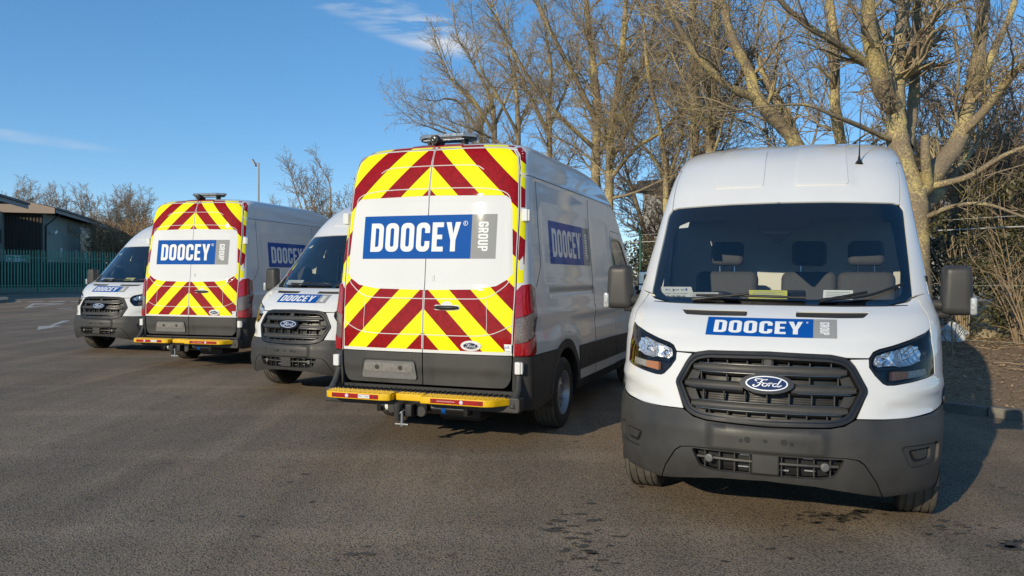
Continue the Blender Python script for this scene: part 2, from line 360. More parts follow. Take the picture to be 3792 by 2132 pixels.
def disp(a,p):
    a=np.abs(a);x,y,z=p[...,0],np.abs(p[...,1]),p[...,2]
    side=sst(a,.98,1.06)*sst(-a,-2.45,-2.15)
    d=-.007*rbox(x,z,-4.36,-2.57,1.44,2.20,.07)-.007*rbox(x,z,-2.46,-1.56,1.44,2.20,.07)
    d=d-.016*rbox(x,z,-4.20,-2.47,1.325,1.392,.012)
    d=d+.012*np.exp(-((z-(1.16+.02*np.sin(x*.8)))/.045)**2)*sst(-x,.2,.8)-.010*np.exp(-((z-1.02)/.07)**2)*sst(-x,.4,1.2)
    rw=np.hypot(x+3.75,z-.36); d=d+.022*np.exp(-((rw-.60)/.10)**2)*sst(z,.75,.95)
    fw=np.hypot(x,z-.36); d=d+.016*np.exp(-((fw-.58)/.09)**2)*sst(z,.75,.92)
    d=d+.010*np.exp(-((z-2.425)/.02)**2)
    d=d*side
    front=sst(-a,-1,-.85)
    d=d+front*(.014*rbox(y,z,-.3,.335,.49,.66,.03)+.007*sst(y,.38,.60)*rbox(z,z,1.12,1.34,1.12,1.34,.06)
        +.010*sst(z,.76,.90)*sst(-z,-.93,-.86)*sst(y,.55,.75)-.012*sst(y,.58,.72)*sst(-z,-.80-.18*np.clip(y-.6,0,1),-.74-.18*np.clip(y-.6,0,1))*sst(z,.71,.73))
    # roof ribs on the front cap
    d=d+front*.004*(np.maximum(sst(y,.10,.11)*sst(-y,-.50,-.49),0))*sst(z,2.19,2.22)*np.where(np.sign(p[...,1])>0,1,1)
    rear=sst(a,2.25,2.45)
    d=d+rear*(-.006*rbox(y,z,-.9,.80,1.385,2.245,.06)-.010*sst(-z,-.70,-.60))
    return d
def S(a,z,off=0.,nrm=False):
    a=np.asarray(a,float);z=np.asarray(z,float);e=.004
    def ful(a,z):
        b=base(a,z)
        pa=base(a+e,z)-base(a-e,z);zz=np.clip(z,.2+e,2.78-e*.5);pz=base(a,np.minimum(zz+e,2.78))-base(a,np.maximum(zz-e,.2))
        n=np.cross(pa,pz);n/=np.linalg.norm(n,axis=-1,keepdims=True)+1e-12
        return b,n,b+n*disp(a,b)[...,None]
    b,n0,q=ful(a,z)
    if not nrm: return q+n0*off if np.ndim(off)==0 else q+n0*np.asarray(off)[...,None]
    h=.006
    qa=ful(a+h,z)[2]-ful(a-h,z)[2];qz=ful(a,np.minimum(z+h,2.7799))[2]-ful(a,np.maximum(z-h,.2))[2]
    n=np.cross(qa,qz);n/=np.linalg.norm(n,axis=-1,keepdims=True)+1e-12
    bad=~np.isfinite(n).all(-1);n[bad]=n0[bad]
    return (q+n0*off if np.ndim(off)==0 else q+n0*np.asarray(off)[...,None]),n
def ev(kd,p,q):
    if kd=='f': return a_front(p,q)
    if kd=='r': return a_rear(p,q)
    return a_side(p,q)
def seg(kd,pts,side=1,close=False,step=.035):
    "polyline given in (y,z) on the front/rear or (x,z) on the side -> chart points (a,z)"
    out=[];P=list(pts)+([pts[0]] if close else [])
    for (p0,q0),(p1,q1) in zip(P[:-1],P[1:]):
        n=max(1,int(math.ceil(math.hypot(p1-p0,q1-q0)/step)))
        for k in range(n):
            t=k/n;p=p0+(p1-p0)*t;q=q0+(q1-q0)*t; out.append((float(ev(kd,p,q)),q))
    if not close: out.append((float(ev(kd,P[-1][0],P[-1][1])),P[-1][1]))
    return [(a*side,z) for a,z in out]
def chart(loop,rear=False,step=.05):
    "list of (a,z) -> densified (u,v)"
    L=[]
    A=np.array(loop,float); a=A[:,0].copy()
    if rear: a=np.where(a>0,a-3,a+3)*1.15; U=a
    else: U=a2u(a)
    Vv=z2v(A[:,1]);n=len(U)
    for i in range(n):
        j=(i+1)%n;d=math.hypot(U[j]-U[i],Vv[j]-Vv[i]);k=max(1,int(math.ceil(d/step)))
        if d<1e-6: continue
        for t in range(k): L.append((U[i]+(U[j]-U[i])*t/k,Vv[i]+(Vv[j]-Vv[i])*t/k))
    return L
def unchart(v,rear=False):
    if rear:
        b=v[:,0]/1.15; a=np.where(b<=0,b+3,b-3)
    else: a=u2a(v[:,0])
    return a,v2z(v[:,1])
def panel(name,loop,m,parent,holes=(),off=0.,th=.012,res=.05,rear=False,rim=True,flat=False,offf=None):
    O=chart(loop,rear);H=[chart(h,rear) for h in holes]
    v,f=triangulate(O,H,res)
    a,z=unchart(v,rear)
    o=off if offf is None else offf(a,z)
    P,n=S(a,z,o,True)
    V=[tuple(p) for p in P];F=[tuple(t) for t in f];NN=[tuple(q) for q in n]
    if rim and th:
        ed={}
        for t in f:
            for i in range(3): ed[(t[i],t[(i+1)%3])]=1
        bd=[e for e in ed if (e[1],e[0]) not in ed]
        mp={}
        for e in bd:
            for i in e:
                if i not in mp:
                    mp[i]=len(V);V.append(tuple(P[i]));NN.append((0,0,0));V.append(tuple(P[i]-n[i]*th));NN.append((0,0,0))
        for i,j in bd: F.append((mp[j],mp[i],mp[i]+1,mp[j]+1))
    return mesh_obj(name,V,F,m,parent,smooth=True,normals=None if flat else NN)
def Pt(kd,p,q,off=0.,side=1):
    a=float(ev(kd,p,q))*side; return Vector(S(np.array([a]),np.array([q]),off)[0])
def PN(kd,p,q,off=0.,side=1):
    a=float(ev(kd,p,q))*side; P,n=S(np.array([a]),np.array([q]),off,True); return Vector(P[0]),Vector(n[0])
# ------------------------------------------------------------------ lettering
def glyph(c):
    t=.17;w=.47;r=.19;ri=.07
    Z=lambda *p:list(p)
    if c=='D': return w,[(rrect(0,0,w,1,(0,r,r,0)),[rrect(t,t,w-t,1-t,(0,ri,ri,0))])]
    if c=='O': return w,[(rrect(0,0,w,1,r),[rrect(t,t,w-t,1-t,ri)])]
    def cpoly(gy0,gy1):
        o=rrect(0,0,w,1,r,5);i=rrect(t,t,w-t,1-t,ri,5)
        # outer: start right lower, clockwise round to right upper
        br=o[6:12];bl=o[0:6];tr=o[12:18];tl=o[18:24];ibr=i[6:12];ibl=i[0:6];itr=i[12:18];itl=i[18:24]
        return [(w,gy0)]+br[::-1]+bl[::-1]+tl[::-1]+tr[::-1]+[(w,gy1),(w-t,gy1)]+itr+itl+ibl+ibr+[(w-t,gy0)]
    if c=='C': return w,[(cpoly(.36,.64),[])]
    if c=='G':
        p=cpoly(.50,.66)
        p=p[:-1]+[(w-t,.36),(w-t-.07,.36),(w-t-.07,.50)]
        return w,[(p,[])]
    if c=='E': return .39,[([(0,0),(.39,0),(.39,.165),(t,.165),(t,.42),(.35,.42),(.35,.575),(t,.575),(t,.835),(.39,.835),(.39,1),(0,1)],[])]
    if c=='Y': return .50,[([(.165,0),(.335,0),(.335,.38),(.50,1),(.325,1),(.25,.60),(.175,1),(0,1),(.165,.38)],[])]
    if c=='R':
        return w,[([(0,0),(t,0),(t,.40),(.22,.40),(.30,0),(w,0),(.385,.44),(.44,.50),(w,.58),(w,.82),(.43,.95),(.30,1),(0,1)],[rrect(t,.55,.30,.85,(0,.05,.05,0))])]
    if c=='P': return w,[([(0,0),(t,0),(t,.40),(.30,.40),(.43,.45),(w,.58),(w,.82),(.43,.95),(.30,1),(0,1)],[rrect(t,.55,.30,.85,(0,.05,.05,0))])]
    if c=='U':
        o=rrect(0,0,w,1,(r,r,0,0),5);i=rrect(t,t,w-t,1,(ri,ri,0,0),5)
        return w,[([(0,1)]+o[0:6]+o[6:12]+[(w,1),(w-t,1)]+i[6:12][::-1]+i[0:6][::-1]+[(t,1)],[])]
    return .3,[]
def word(s,gap=.085):
    x=0;out=[]
    for c in s:
        w_,g=glyph(c)
        for o,h in g: out.append(([(px+x,py) for px,py in o],[[(px+x,py) for px,py in q] for q in h]))
        x+=w_+gap
    return out,x-gap
def decal(name,polys,tf,kd,m,parent,off,side=1,res=.06,rear=False):
    "flat print: polygons mapped by tf into surface coordinates, all one mesh"
    V=[];F=[];NN=[]
    for o,h in polys:
        lo=seg(kd,[tf(*p) for p in o],side,True,.06);hs=[seg(kd,[tf(*p) for p in q],side,True,.06) for q in h]
        O=chart(lo,rear,.08);H=[chart(q,rear,.08) for q in hs]
        v,f=triangulate(O,H,res);a,z=unchart(v,rear);P,n=S(a,z,off,True);k=len(V)
        V+=[tuple(p) for p in P];NN+=[tuple(q) for q in n];F+=[tuple(int(i)+k for i in t) for t in f]
    return mesh_obj(name,V,F,m,parent,smooth=True,normals=NN)
def logo(parent,kd,p0,p1,ps,q0,q1,side=1,rear=False,off=.0016,zmap=None,res=.06):
    "DOOCEY GROUP panel: p0 left edge, ps blue/grey split, p1 right edge as read; q0 bottom, q1 top"
    qm=zmap or (lambda p,q:q)
    A=lambda u,v:(p0+(ps-p0)*u,qm(p0+(ps-p0)*u,q0+(q1-q0)*v))
    B=lambda u,v:(ps+(p1-ps)*u,qm(ps+(p1-ps)*u,q0+(q1-q0)*v))
    sq=[([(0,0),(1,0),(1,1),(0,1)],[])]
    lg=decal('logo_panel',sq,A,kd,BLUE,parent,off,side,rear=rear,res=res)
    decal('logo_grey_block',sq,B,kd,GREYV,lg,off,side,rear=rear,res=res)
    W,wl=word('DOOCEY')
    T=lambda x,y:A(.075+.83*x/wl,.165+.665*y)
    G,gl=word('GROUP',.09)
    T2=lambda x,y:B(.28+.40*y,.83-.66*x/gl)
    polys=[([T(*p) for p in o],[[T(*p) for p in q] for q in h]) for o,h in W]+[([T2(*p) for p in o],[[T2(*p) for p in q] for q in h]) for o,h in G]
    c=[(math.cos(t),math.sin(t)) for t in np.arange(16)*2*math.pi/16]
    asp=abs((ps-p0)/(q1-q0)) if True else 1
    ring=lambda s:[A(.945+.028*s*x/asp*2,.80+.056*s*y) for x,y in c]
    polys.append((ring(1),[ring(.78)])); polys.append(([A(.938,.775),A(.945,.775),A(.945,.83),A(.938,.83)],[]))
    for pl in polys: decal('letter',[pl],lambda p,q:(p,q),kd,WVINYL,lg,off+.0012,side,rear=rear,res=min(res,.04))
    return lg
def stroke(pts,wd):
    "thick polyline -> polygon"
    P=np.array(pts,float);d=np.gradient(P,axis=0);d/=np.linalg.norm(d,axis=1,keepdims=True)+1e-9;n=np.stack([-d[:,1],d[:,0]],1)
    ws=np.array(wd if hasattr(wd,'__len__') else [wd]*len(P))[:,None]/2
    L=P+n*ws;Rr=P-n*ws
    return [tuple(p) for p in L]+[tuple(p) for p in Rr[::-1]]
def crv(pts,n=6):
    "smooth open curve through points"
    P=np.array(pts,float);Q=np.vstack([2*P[0]-P[1],P,2*P[-1]-P[-2]]);o=[]
    for i in range(1,len(Q)-2):
        for k in range(n):
            t=k/n;o.append(.5*((2*Q[i])+(-Q[i-1]+Q[i+1])*t+(2*Q[i-1]-5*Q[i]+4*Q[i+1]-Q[i+2])*t*t+(-Q[i-1]+3*Q[i]-3*Q[i+1]+Q[i+2])*t**3))
    o.append(P[-1]); return [tuple(p) for p in o]
def script_word():
    "cursive badge script in a box about x -.85..85, y -.5..5"
    s=[]
    s.append(stroke(crv([(-.52,.20),(-.62,.30),(-.55,.42),(-.30,.42),(-.05,.36),(.06,.42)]),.075))
    s.append(stroke(crv([(-.18,.40),(-.30,.15),(-.38,-.12),(-.52,-.32),(-.66,-.36),(-.74,-.26),(-.66,-.16)]),.085))
    s.append(stroke(crv([(-.52,.02),(-.36,.06),(-.14,.04)]),.06))
    s.append(stroke(crv([(-.06,.02),(-.20,-.08),(-.22,-.24),(-.10,-.30),(.02,-.20),(.04,-.04),(-.06,.02)]),.07))
    s.append(stroke(crv([(.02,-.06),(.14,.02),(.20,.06),(.16,-.12),(.10,-.30)]),.065)); s.append(stroke(crv([(.16,-.10),(.24,.02),(.34,.05)]),.065))
    s.append(stroke(crv([(.56,.02),(.42,.0),(.34,-.14),(.38,-.28),(.50,-.26),(.60,-.10)]),.065)); s.append(stroke(crv([(.80,.42),(.70,.18),(.60,-.10),(.58,-.26),(.68,-.28),(.82,-.14)]),.075))
    return s
def flat_polys(name,polys,o,ex,ey,m,parent,th=.0015):
    "flat printed polygons on a plane as a thin mesh"
    V=[];F=[];o=Vector(o);ex=Vector(ex);ey=Vector(ey);ez=ex.cross(ey).normalized()
    for ol,h in polys:
        v,f=triangulate(ol,h,0);k=len(V);V+=[tuple(o+ex*p[0]+ey*p[1]+ez*th) for p in v];F+=[tuple(int(i)+k for i in t) for t in f]
    return mesh_obj(name,V,F,m,parent)
def oval(n=40): return [(math.cos(t),math.sin(t)) for t in np.arange(n)*2*math.pi/n]
def text_polys(s,size=1.0):
    "small print from the built-in font -> polygons"
    cu=bpy.data.curves.new('print','FONT'); cu.body=s; cu.resolution_u=2; cu.size=size
    ob=bpy.data.objects.new('print',cu); COL.objects.link(ob)
    dg=bpy.context.evaluated_depsgraph_get(); me=ob.evaluated_get(dg).to_mesh()
    V=[tuple(v.co) for v in me.vertices];F=[tuple(p.vertices) for p in me.polygons]
    bpy.data.objects.remove(ob); bpy.data.curves.remove(cu)
    xs=[v[0] for v in V]; ys=[v[1] for v in V]
    return V,F,(min(xs),max(xs),min(ys),max(ys))
def text_mesh(name,s,o,ex,ey,wd,ht,m,parent,th=.0015):
    V,F,(x0,x1,y0,y1)=text_polys(s); o=Vector(o);ex=Vector(ex);ey=Vector(ey);ez=ex.cross(ey).normalized()
    return mesh_obj(name,[o+ex*((v[0]-x0)/(x1-x0)*wd)+ey*((v[1]-y0)/(y1-y0)*ht)+ez*th for v in V],F,m,parent)
# ------------------------------------------------------------------ van prototype
WS=[(.0,1.351),(.43,1.350),(.68,1.354),(.80,1.378),(.84,1.415),(.838,1.62),(.833,2.012),(.775,2.056),(.35,2.068),(0,2.073)]
def mir(h): return h+[(-y,z) for y,z in h[::-1] if abs(y)>1e-6]
HL=[(.908,1.205),(.872,1.180),(.785,1.146),(.685,1.116),(.610,1.098),(.575,1.078),(.558,1.045),(.559,1.004),(.590,.958),(.632,.913),(.652,.903),(.690,.902),(.79,.915),(.885,.932),(.935,.948),(.931,1.06),(.918,1.15)]
GR=[(0,1.076),(.35,1.068),(.43,1.050),(.475,1.012),(.541,.885),(.5425,.86),(.47,.712),(.42,.682),(.35,.667),(0,.657)]
DOOR_E=[(.838,.53),(.850,.82),(.862,1.4),(.858,2.1),(.836,2.5),(.815,2.60),(.77,2.665),(.69,2.687),(.35,2.694),(.0,2.696)]
def arc(cx,cz,r,a0,a1,n=24): return [(cx+r*math.cos(R(a0+(a1-a0)*k/n)),cz+r*math.sin(R(a0+(a1-a0)*k/n))) for k in range(n+1)]
def grow(pts,d,sh=0):
    "offset a closed 2D polygon outward by d"
    P=np.array(pts,float);a=np.roll(P,1,0)-P;b=np.roll(P,-1,0)-P;a/=np.linalg.norm(a,axis=1,keepdims=True)+1e-9;b/=np.linalg.norm(b,axis=1,keepdims=True)+1e-9
    ar=np.sum(P[:,0]*np.roll(P[:,1],-1)-np.roll(P[:,0],-1)*P[:,1])
    t=b-a;t/=np.linalg.norm(t,axis=1,keepdims=True)+1e-9;n=np.stack([t[:,1],-t[:,0]],1)*(1 if ar>0 else -1)
    return [tuple(p) for p in P+n*d]
def wheel(parent,x,y,s,m_tread):
    w_=MB(); Rr=.354
    wd=.118
    prof_=[(.213,-.100),(.235,-.112),(.29,-wd),(.325,-.114),(.342,-.104)]
    for g in (-.072,-.026,.026,.072): prof_+=[(.3535,g-.016),(.3535,g-.008),(.346,g-.006),(.346,g+.006),(.3535,g+.008)]
    prof_+=[(.3535,.088),(.342,.104),(.325,.114),(.29,wd),(.235,.112),(.213,.100)]
    ty=MB().lathe(prof_,(x,y,.352),(0,s,0),56)
    wh=ty.build('wheel',RUBBER,parent,auto=50)   # tyre carcass is the wheel's main body
    wh.data.materials.append(m_tread)
    nr=56
    for i,p in enumerate(wh.data.polygons):
        k=i//nr
        if 4<=k<=len(prof_)-6: p.material_index=1
    rim=MB().lathe([(.216,.100),(.222,.112),(.213,.110),(.200,.070),(.190,.030),(.182,.028),(.170,.052),(.150,.060),(.110,.072),(.085,.085),(.080,.060),(.055,.058),(.050,.072),(.03,.074),(.0,.075)],(x,y,.352),(0,s,0),48)
    rim.lathe([(.213,.10),(.2,.0),(.213,-.1)],(x,y,.352),(0,s,0),40)
    rim.build('rim',RIMM,wh,auto=40)
    hb=MB()
    for k in range(12):
        t=2*math.pi*k/12; c=Vector((x+.167*math.cos(t),y+s*.0545,.352+.167*math.sin(t)))
        hb.cyl(c,c+Vector((0,s*.004,0)),.0165,10)
    hb.build('vent_holes',DARK,wh)
    nb=MB(); 
    for k in range(5):
        t=2*math.pi*k/5; c=Vector((x+.066*math.cos(t),y+s*.058,.352+.066*math.sin(t))); nb.cyl(c,c+Vector((0,s*.022,0)),.012,6)
    nb.build('wheel_nuts',STEEL,wh)
def make_van():
    V=empty('delivery_van')
    # --- bonnet
    bon=[(0,1.082),(.35,1.074),(.435,1.058),(.555,1.056)]
    top=[(.578,1.090),(.611,1.106),(.687,1.124),(.787,1.154),(.876,1.188),(.912,1.213)]
    up=[(.905,1.30),(.862,1.402),(.806,1.368),(.68,1.344),(.43,1.340),(0,1.341)]
    half=bon+top+up
    vent=[(.145,1.277),(.148,1.311),(.575,1.309),(.535,1.273)]
    vh=[seg('f',fillet(vent,.012),s,True) for s in(1,-1)]
    bn=panel('bonnet',seg('f',mir(half),1,True,.03),WHITE,V,holes=vh,res=.03)
    for s in(1,-1):
        vt=panel('bonnet_vent',seg('f',grow(fillet(vent,.012),-.001),s,True),DARK,bn,off=-.008,th=.0,res=.05)
        sl=MB()
        for k in range(5):
            z=1.281+.0062*k; sl.tube([Pt('f',y,z,-.004,s) for y in np.linspace(.158,.54+.006*k,6)],.0017,4)
        sl.build('vent_slats',TRIM,bn)
    # --- wings
    for s in(1,-1):
        lo=seg('f',[(.455,1.046),(.553,1.048)],s)+seg('f',grow(HL,.004)[6:14],s)+seg('f',grow(HL,.005)[14:]+[(.918,1.207)],s)+seg('f',[(.912,1.30),(.870,1.405)],s)+seg('s',[(-.03,1.43),(-.27,1.315),(-.29,1.2),(-.30,.80),(-.305,.43),(-.475,.43)],s)+seg('s',arc(0,.36,.475,172,57,20),s)+seg('f',[(.915,.728),(.77,.716),(.64,.714),(.492,.718)],s)+seg('f',[(.548,.86),(.546,.887),(.480,1.014)],s)
        panel('front_wing',lo,WHITE,V,res=.035)
        fl=seg('s',arc(0,.36,.49,60,176,24),s)+seg('s',arc(0,.36,.435,176,60,24),s)
        panel('wheel_arch_trim',fl,TRIM,V,off=.012,th=.03,res=.05)
    # --- windscreen: glass, black border, sticker
    ws=panel('windscreen',seg('f',mir(WS),1,True,.03),GLASS,V,off=-.004,th=.004,res=.05)
    CL=[(0.012,1.769),(.24,1.954),(.66,1.948),(.742,1.915),(.757,1.85),(.778,1.62),(.792,1.465),(.780,1.425),(.725,1.393),(0,1.386)]
    panel('windscreen_border',seg('f',mir(grow(mir(WS),-.002)[:0]+WS),1,True,.03),GLOSSBLK,ws,holes=[seg('f',mir(CL),1,True,.03)],off=-.009,th=.002,res=.05)
    panel('sticker',seg('f',[(-.735,1.90),(-.66,1.905),(-.655,1.955),(-.728,1.95)],1,True),PAPER,ws,off=-.012,th=0)
    panel('sun_gap_blocker',seg('f',mir([(0,2.02),(.60,2.015),(.80,1.99),(.815,2.03),(.80,2.11),(0,2.13)]),1,True,.03),DARK,V,off=-.028,th=0,res=.08)  # unseen strip added behind the glass top to stop sun leaking in
    # --- roof and front cap
    for s in(1,-1):
        lo=seg('f',[(0,2.080),(.35,2.076),(.775,2.064),(.812,2.052),(.826,2.2),(.832,2.32),(.826,2.428)],s)+seg('s',[(-1.5,2.43),(-4.4,2.43)],s)+seg('r',[(.84,2.43)]+[p for p in grow(DOOR_E,.006) if p[1]>2.44][:-1]+[(0.0005,2.703)],s)+[(3*s,2.73),(3*s,2.7795)]+[(a*s,2.7795) for a in np.linspace(2.9,.05,40)]+[(0.0,2.7795),(0,2.6),(0,2.3)]
        panel('roof_panel',lo,WHITE,V,res=.05)
    top_=[Vector(p) for p in S(np.linspace(-3,3,60)[:-1],np.full(59,2.7795))]
    mesh_obj('roof_centre',top_,[tuple(range(59))],WHITE,V)
    for y0,y1 in((-.502,-.128),(.100,.470)):
        panel('roof_rib',seg('f',fillet([(y0,2.215),(y1,2.212),(y1-.01,2.58),(y0+.01,2.58)],.02),1,True,.03),WHITE,V,off=.006,th=.009,res=.04)
    # --- A-pillars, cab doors, sides
    DR=[(-.310,.43),(-.305,.80),(-.295,1.2),(-.275,1.308),(-.06,1.425),(-.72,2.035),(-.86,2.085),(-1.40,2.095),(-1.462,2.04),(-1.472,1.9),(-1.475,.43)]
    WIN=fillet([(-.30,1.455),(-.80,1.935),(-.92,1.985),(-1.34,1.99),(-1.385,1.94),(-1.395,1.41),(-.33,1.405)],.035)
    for s in(1,-1):
        sn='left' if s>0 else 'right'
        lo=seg('f',[(.8435,1.409),(.846,1.62),(.841,2.014),(.818,2.048),(.833,2.2),(.839,2.32),(.833,2.421)],s)+seg('s',[(-1.478,2.421),(-1.481,2.05),(-1.468,2.048),(-1.405,2.102),(-.862,2.092),(-.715,2.043),(-.05,1.432)],s)
        panel('windscreen_pillar',lo,WHITE,V,res=.04)
        d=panel('cab_door',seg('s',DR,s,True),WHITE,V,holes=[seg('s',WIN,s,True)],res=.05)
        panel('door_window',seg('s',WIN,s,True),SIDEGLASS,d,off=-.006,th=.003,res=.08)
        panel('window_seal',seg('s',grow(WIN,.022),s,True),GLOSSBLK,d,holes=[seg('s',grow(WIN,-.006),s,True)],off=.002,th=.004,res=.06)
        pp,nn=PN('s',-1.33,1.18,.02,s)
        MB().box(pp,(.20,.03,.032)).build('door_handle',DARK,d,bevel=.012)
        panel('side_moulding',seg('s',fillet([(-.50,.53),(-.49,.76),(-1.465,.775),(-1.465,.53)],.02),s,True),TRIM,d,off=.012,th=.014)
        # body side
        lo=seg('s',[(-1.485,.42),(-1.485,2.421),(-4.4,2.421)],s)+seg('r',[(.846,2.421)]+[(y+.006,z) for y,z in DOOR_E[3:1:-1]]+[(.857,.815)],s)+seg('s',[(-3.957,.815)],s)+seg('s',arc(-3.75,.36,.50,114,7,20),s)
        sd_=panel('body_side',lo,WHITE,V,res=.05)
        fl=seg('s',arc(-3.75,.36,.53,4,176,28),s)+seg('s',arc(-3.75,.36,.445,176,4,28),s)
        panel('wheel_arch_trim',fl,TRIM,V,off=.014,th=.03,res=.05)
        panel('side_moulding',seg('s',fillet([(-1.49,.53),(-1.49,.775),(-3.24,.785),(-3.225,.53)],.02),s,True),TRIM,sd_,off=.012,th=.014,res=.08)
        # shut lines of the load area: thin dark grooves set in the pressing
        for pts in ([(-2.53,.43),(-2.53,2.40)],[(-4.45,2.40),(-4.44,1.62),(-4.60,1.42)]):
            q=seg('s',pts,s,step=.05); P=S(np.array([a for a,z in q]),np.array([z for a,z in q]),.0008)
            MB().tube(P,.0028,4).build('shut_line',DARK,sd_)
        gl=MB(); q=seg('s',[(-1.0,2.424),(-4.5,2.424)],s,step=.15); gl.tube(S(np.array([a for a,z in q]),np.array([z for a,z in q]),-.002),.004,4); gl.build('roof_seam',TRIM,sd_)
        sill=seg('s',[(-.48,.40),(-.48,.425),(-3.27,.425),(-3.27,.40),(-3.26,.30),(-.5,.30)],s)
        panel('sill',sill,DARK,V,off=-.04,th=.02,res=.1)
        # --- mirrors
        mz=1.40;my=1.115*s
        mb=bpy.data.meshes.new('m'); bm=bmesh.new(); bmesh.ops.create_cube(bm,size=1)
        for v in bm.verts:
            v.co=Vector((v.co.x*.13*(1.0),v.co.y*.205,v.co.z*.335))
            if v.co.z>0: v.co.y*=.86
            if v.co.x>0: v.co.y*=.90; v.co.z*=.92
        bmesh.ops.bevel(bm,geom=bm.edges[:],offset=.045,segments=4,profile=.6,affect='EDGES')
        for v in bm.verts: v.co+=Vector((-.04,my,mz+.045))
        bm.to_mesh(mb); bm.free(); mb.materials.append(TRIM); mb.polygons.foreach_set('use_smooth',[True]*len(mb.polygons))
        mo=link(bpy.data.objects.new('door_mirror',mb),V)
        MB().box((-.107,my,mz+.10),(.006,.155,.17)).box((-.107,my,mz-.04),(.006,.155,.075)).build('mirror_glass',CHROME,mo,bevel=.003)
        MB().tube([(-.03,my-.02*s,mz-.06),(-.05,1.0*s,mz-.05),(-.10,.93*s,mz-.05)],[.040,.034,.032],8).tube([(-.03,my-.04*s,mz-.105),(-.06,.99*s,mz-.12),(-.10,.93*s,mz-.13)],[.03,.026,.026],8).build('mirror_arm',TRIM,mo,auto=50)
        MB().box((.012,my+.088*s,mz-.055),(.05,.04,.115)).build('mirror_indicator',CLEAR2,mo,bevel=.014)
        MB().box((-.25,.945*s,1.47),(.22,.03,.14)).build('mirror_base',DARK,mo,bevel=.02)
    # --- front bumper
    BT=[(0,.648),(.35,.659),(.425,.674),(.474,.704),(.492,.712),(.64,.708),(.77,.710),(.915,.722)]
    LOW=fillet([(0.43,.492),(.378,.388),(.30,.372),(-.30,.372),(-.378,.388),(-.43,.492)],.02)
    FOG=fillet([(.72,.560),(.955,.562),(.940,.436),(.775,.430)],.03)
    CH=[(.0,.508),(.30,.506),(.44,.502),(.50,.492),(.535,.465),(.60,.36),(.632,.275)]
    lo=seg('f',BT,1)+seg('s',arc(0,.36,.475,54,2,14)+[(.47,.30)],1)+seg('f',[(.90,.285),(.636,.270)],1)+seg('f',CH[::-1],1)
    lo2=[(-a,z) for a,z in lo[::-1]]
    fogh=[seg('f',FOG,s,True) for s in(1,-1)]
    bp=panel('front_bumper',lo+lo2,TRIM,V,holes=fogh,off=.006,th=.03,res=.03)
    ch2=[(y-.005 if y>.1 else y,z-.005) for y,z in CH]
    panel('bumper_lip',seg('f',mir(ch2+[(.45,.303),(.27,.330),(0,.342)]),1,True,.03),TRIM,bp,holes=[seg('f',LOW,1,True)],off=.004,th=.03,res=.03)
    for s in(1,-1):
        panel('fog_lamp_frame',seg('f',grow(FOG,-.002),s,True),TRIM,bp,holes=[seg('f',fillet([(.775,.532),(.915,.535),(.905,.462),(.805,.458)],.02),s,True)],off=-.010,th=.02,res=.03)
        panel('fog_lamp_blank',seg('f',grow(FOG,-.01),s,True),DARK,bp,off=-.032,th=0,res=.04)
        panel('fog_lamp_insert',seg('f',fillet([(.81,.522),(.90,.525),(.893,.475),(.83,.471)],.012),s,True),TRIM,bp,off=-.018,th=.014,res=.03)
    nt_=MB()
    for y in(-.10,.10,-.135,.142,0):
        p,n=PN('f',y,.578 if abs(y)<.12 else .570,.007); nt_.lathe([(.017 if .05<abs(y)<.12 else .010,.0),(.016 if .05<abs(y)<.12 else .009,.004),(.008,.004),(.007,.001),(0,.001)],p,n,16)
    nt_.build('plate_fixings',DARK,bp,auto=40)
    p,n=PN('f',.565,.512,.007); MB().lathe([(.033,.0),(.0325,.002),(.030,.002),(.0,.002)],p,n,24).build('towing_eye_cover',TRIM,bp,auto=40)
    # lower grille bars
    lg=panel('lower_grille',seg('f',grow(LOW,.02),1,True),DARK,V,off=-.075,th=0,res=.06)
    MB().tube([Pt('f',y,.445,-.022) for y in np.linspace(-.40,.40,15)],.0095,6).build('lower_grille_bar',TRIM,lg)
    for y in np.linspace(-.36,.36,9): MB().box(Pt('f',y,.432,-.04),(.03,.006,.115)).build('lower_grille_fin',TRIM,lg)
    MB().box(Pt('f',.0,.445,-.012),(.03,.155,.135)).build('radar_cover',TRIM,lg,bevel=.012)
    for y in(-.325,.325):
        p,n=PN('f',y,.443,-.012); MB().lathe([(.024,-.01),(.024,.008),(.020,.011),(.009,.011),(.008,.009),(0,.009)],p,n,20).build('parking_sensor',mat('sensor_grey',(.12,.12,.12),.5) if 'sensor_grey' not in MATS else MATS['sensor_grey'],lg,auto=40)
    g=MB()
    for y,z in((-.12,.475),(-.13,.395),(.10,.392),(.24,.48),(.25,.40),(-.02,.385)): g.box(Pt('f',y,z,-.055),(.004,.06,.008))
    g.build('bright_clips',STEEL,lg)
    # --- radiator grille
    GO=fillet(mir(GR),.03); GI=grow(GO,-.040); GM=grow(GO,-.018)
    gr=panel('grille',seg('f',GO,1,True,.03),DARK,V,holes=[seg('f',GI,1,True,.03)],off=0,th=.05,res=.04,offf=lambda a,z:0.012+0*a)
    panel('grille_chrome_line',seg('f',grow(GO,-.020),1,True,.03),GLOSSBLK,gr,holes=[seg('f',grow(GO,-.027),1,True,.03)],off=.016,th=.004,res=.04)
    panel('grille_backing',seg('f',GO,1,True,.03),DARK,gr,off=-.085,th=0,res=.06)
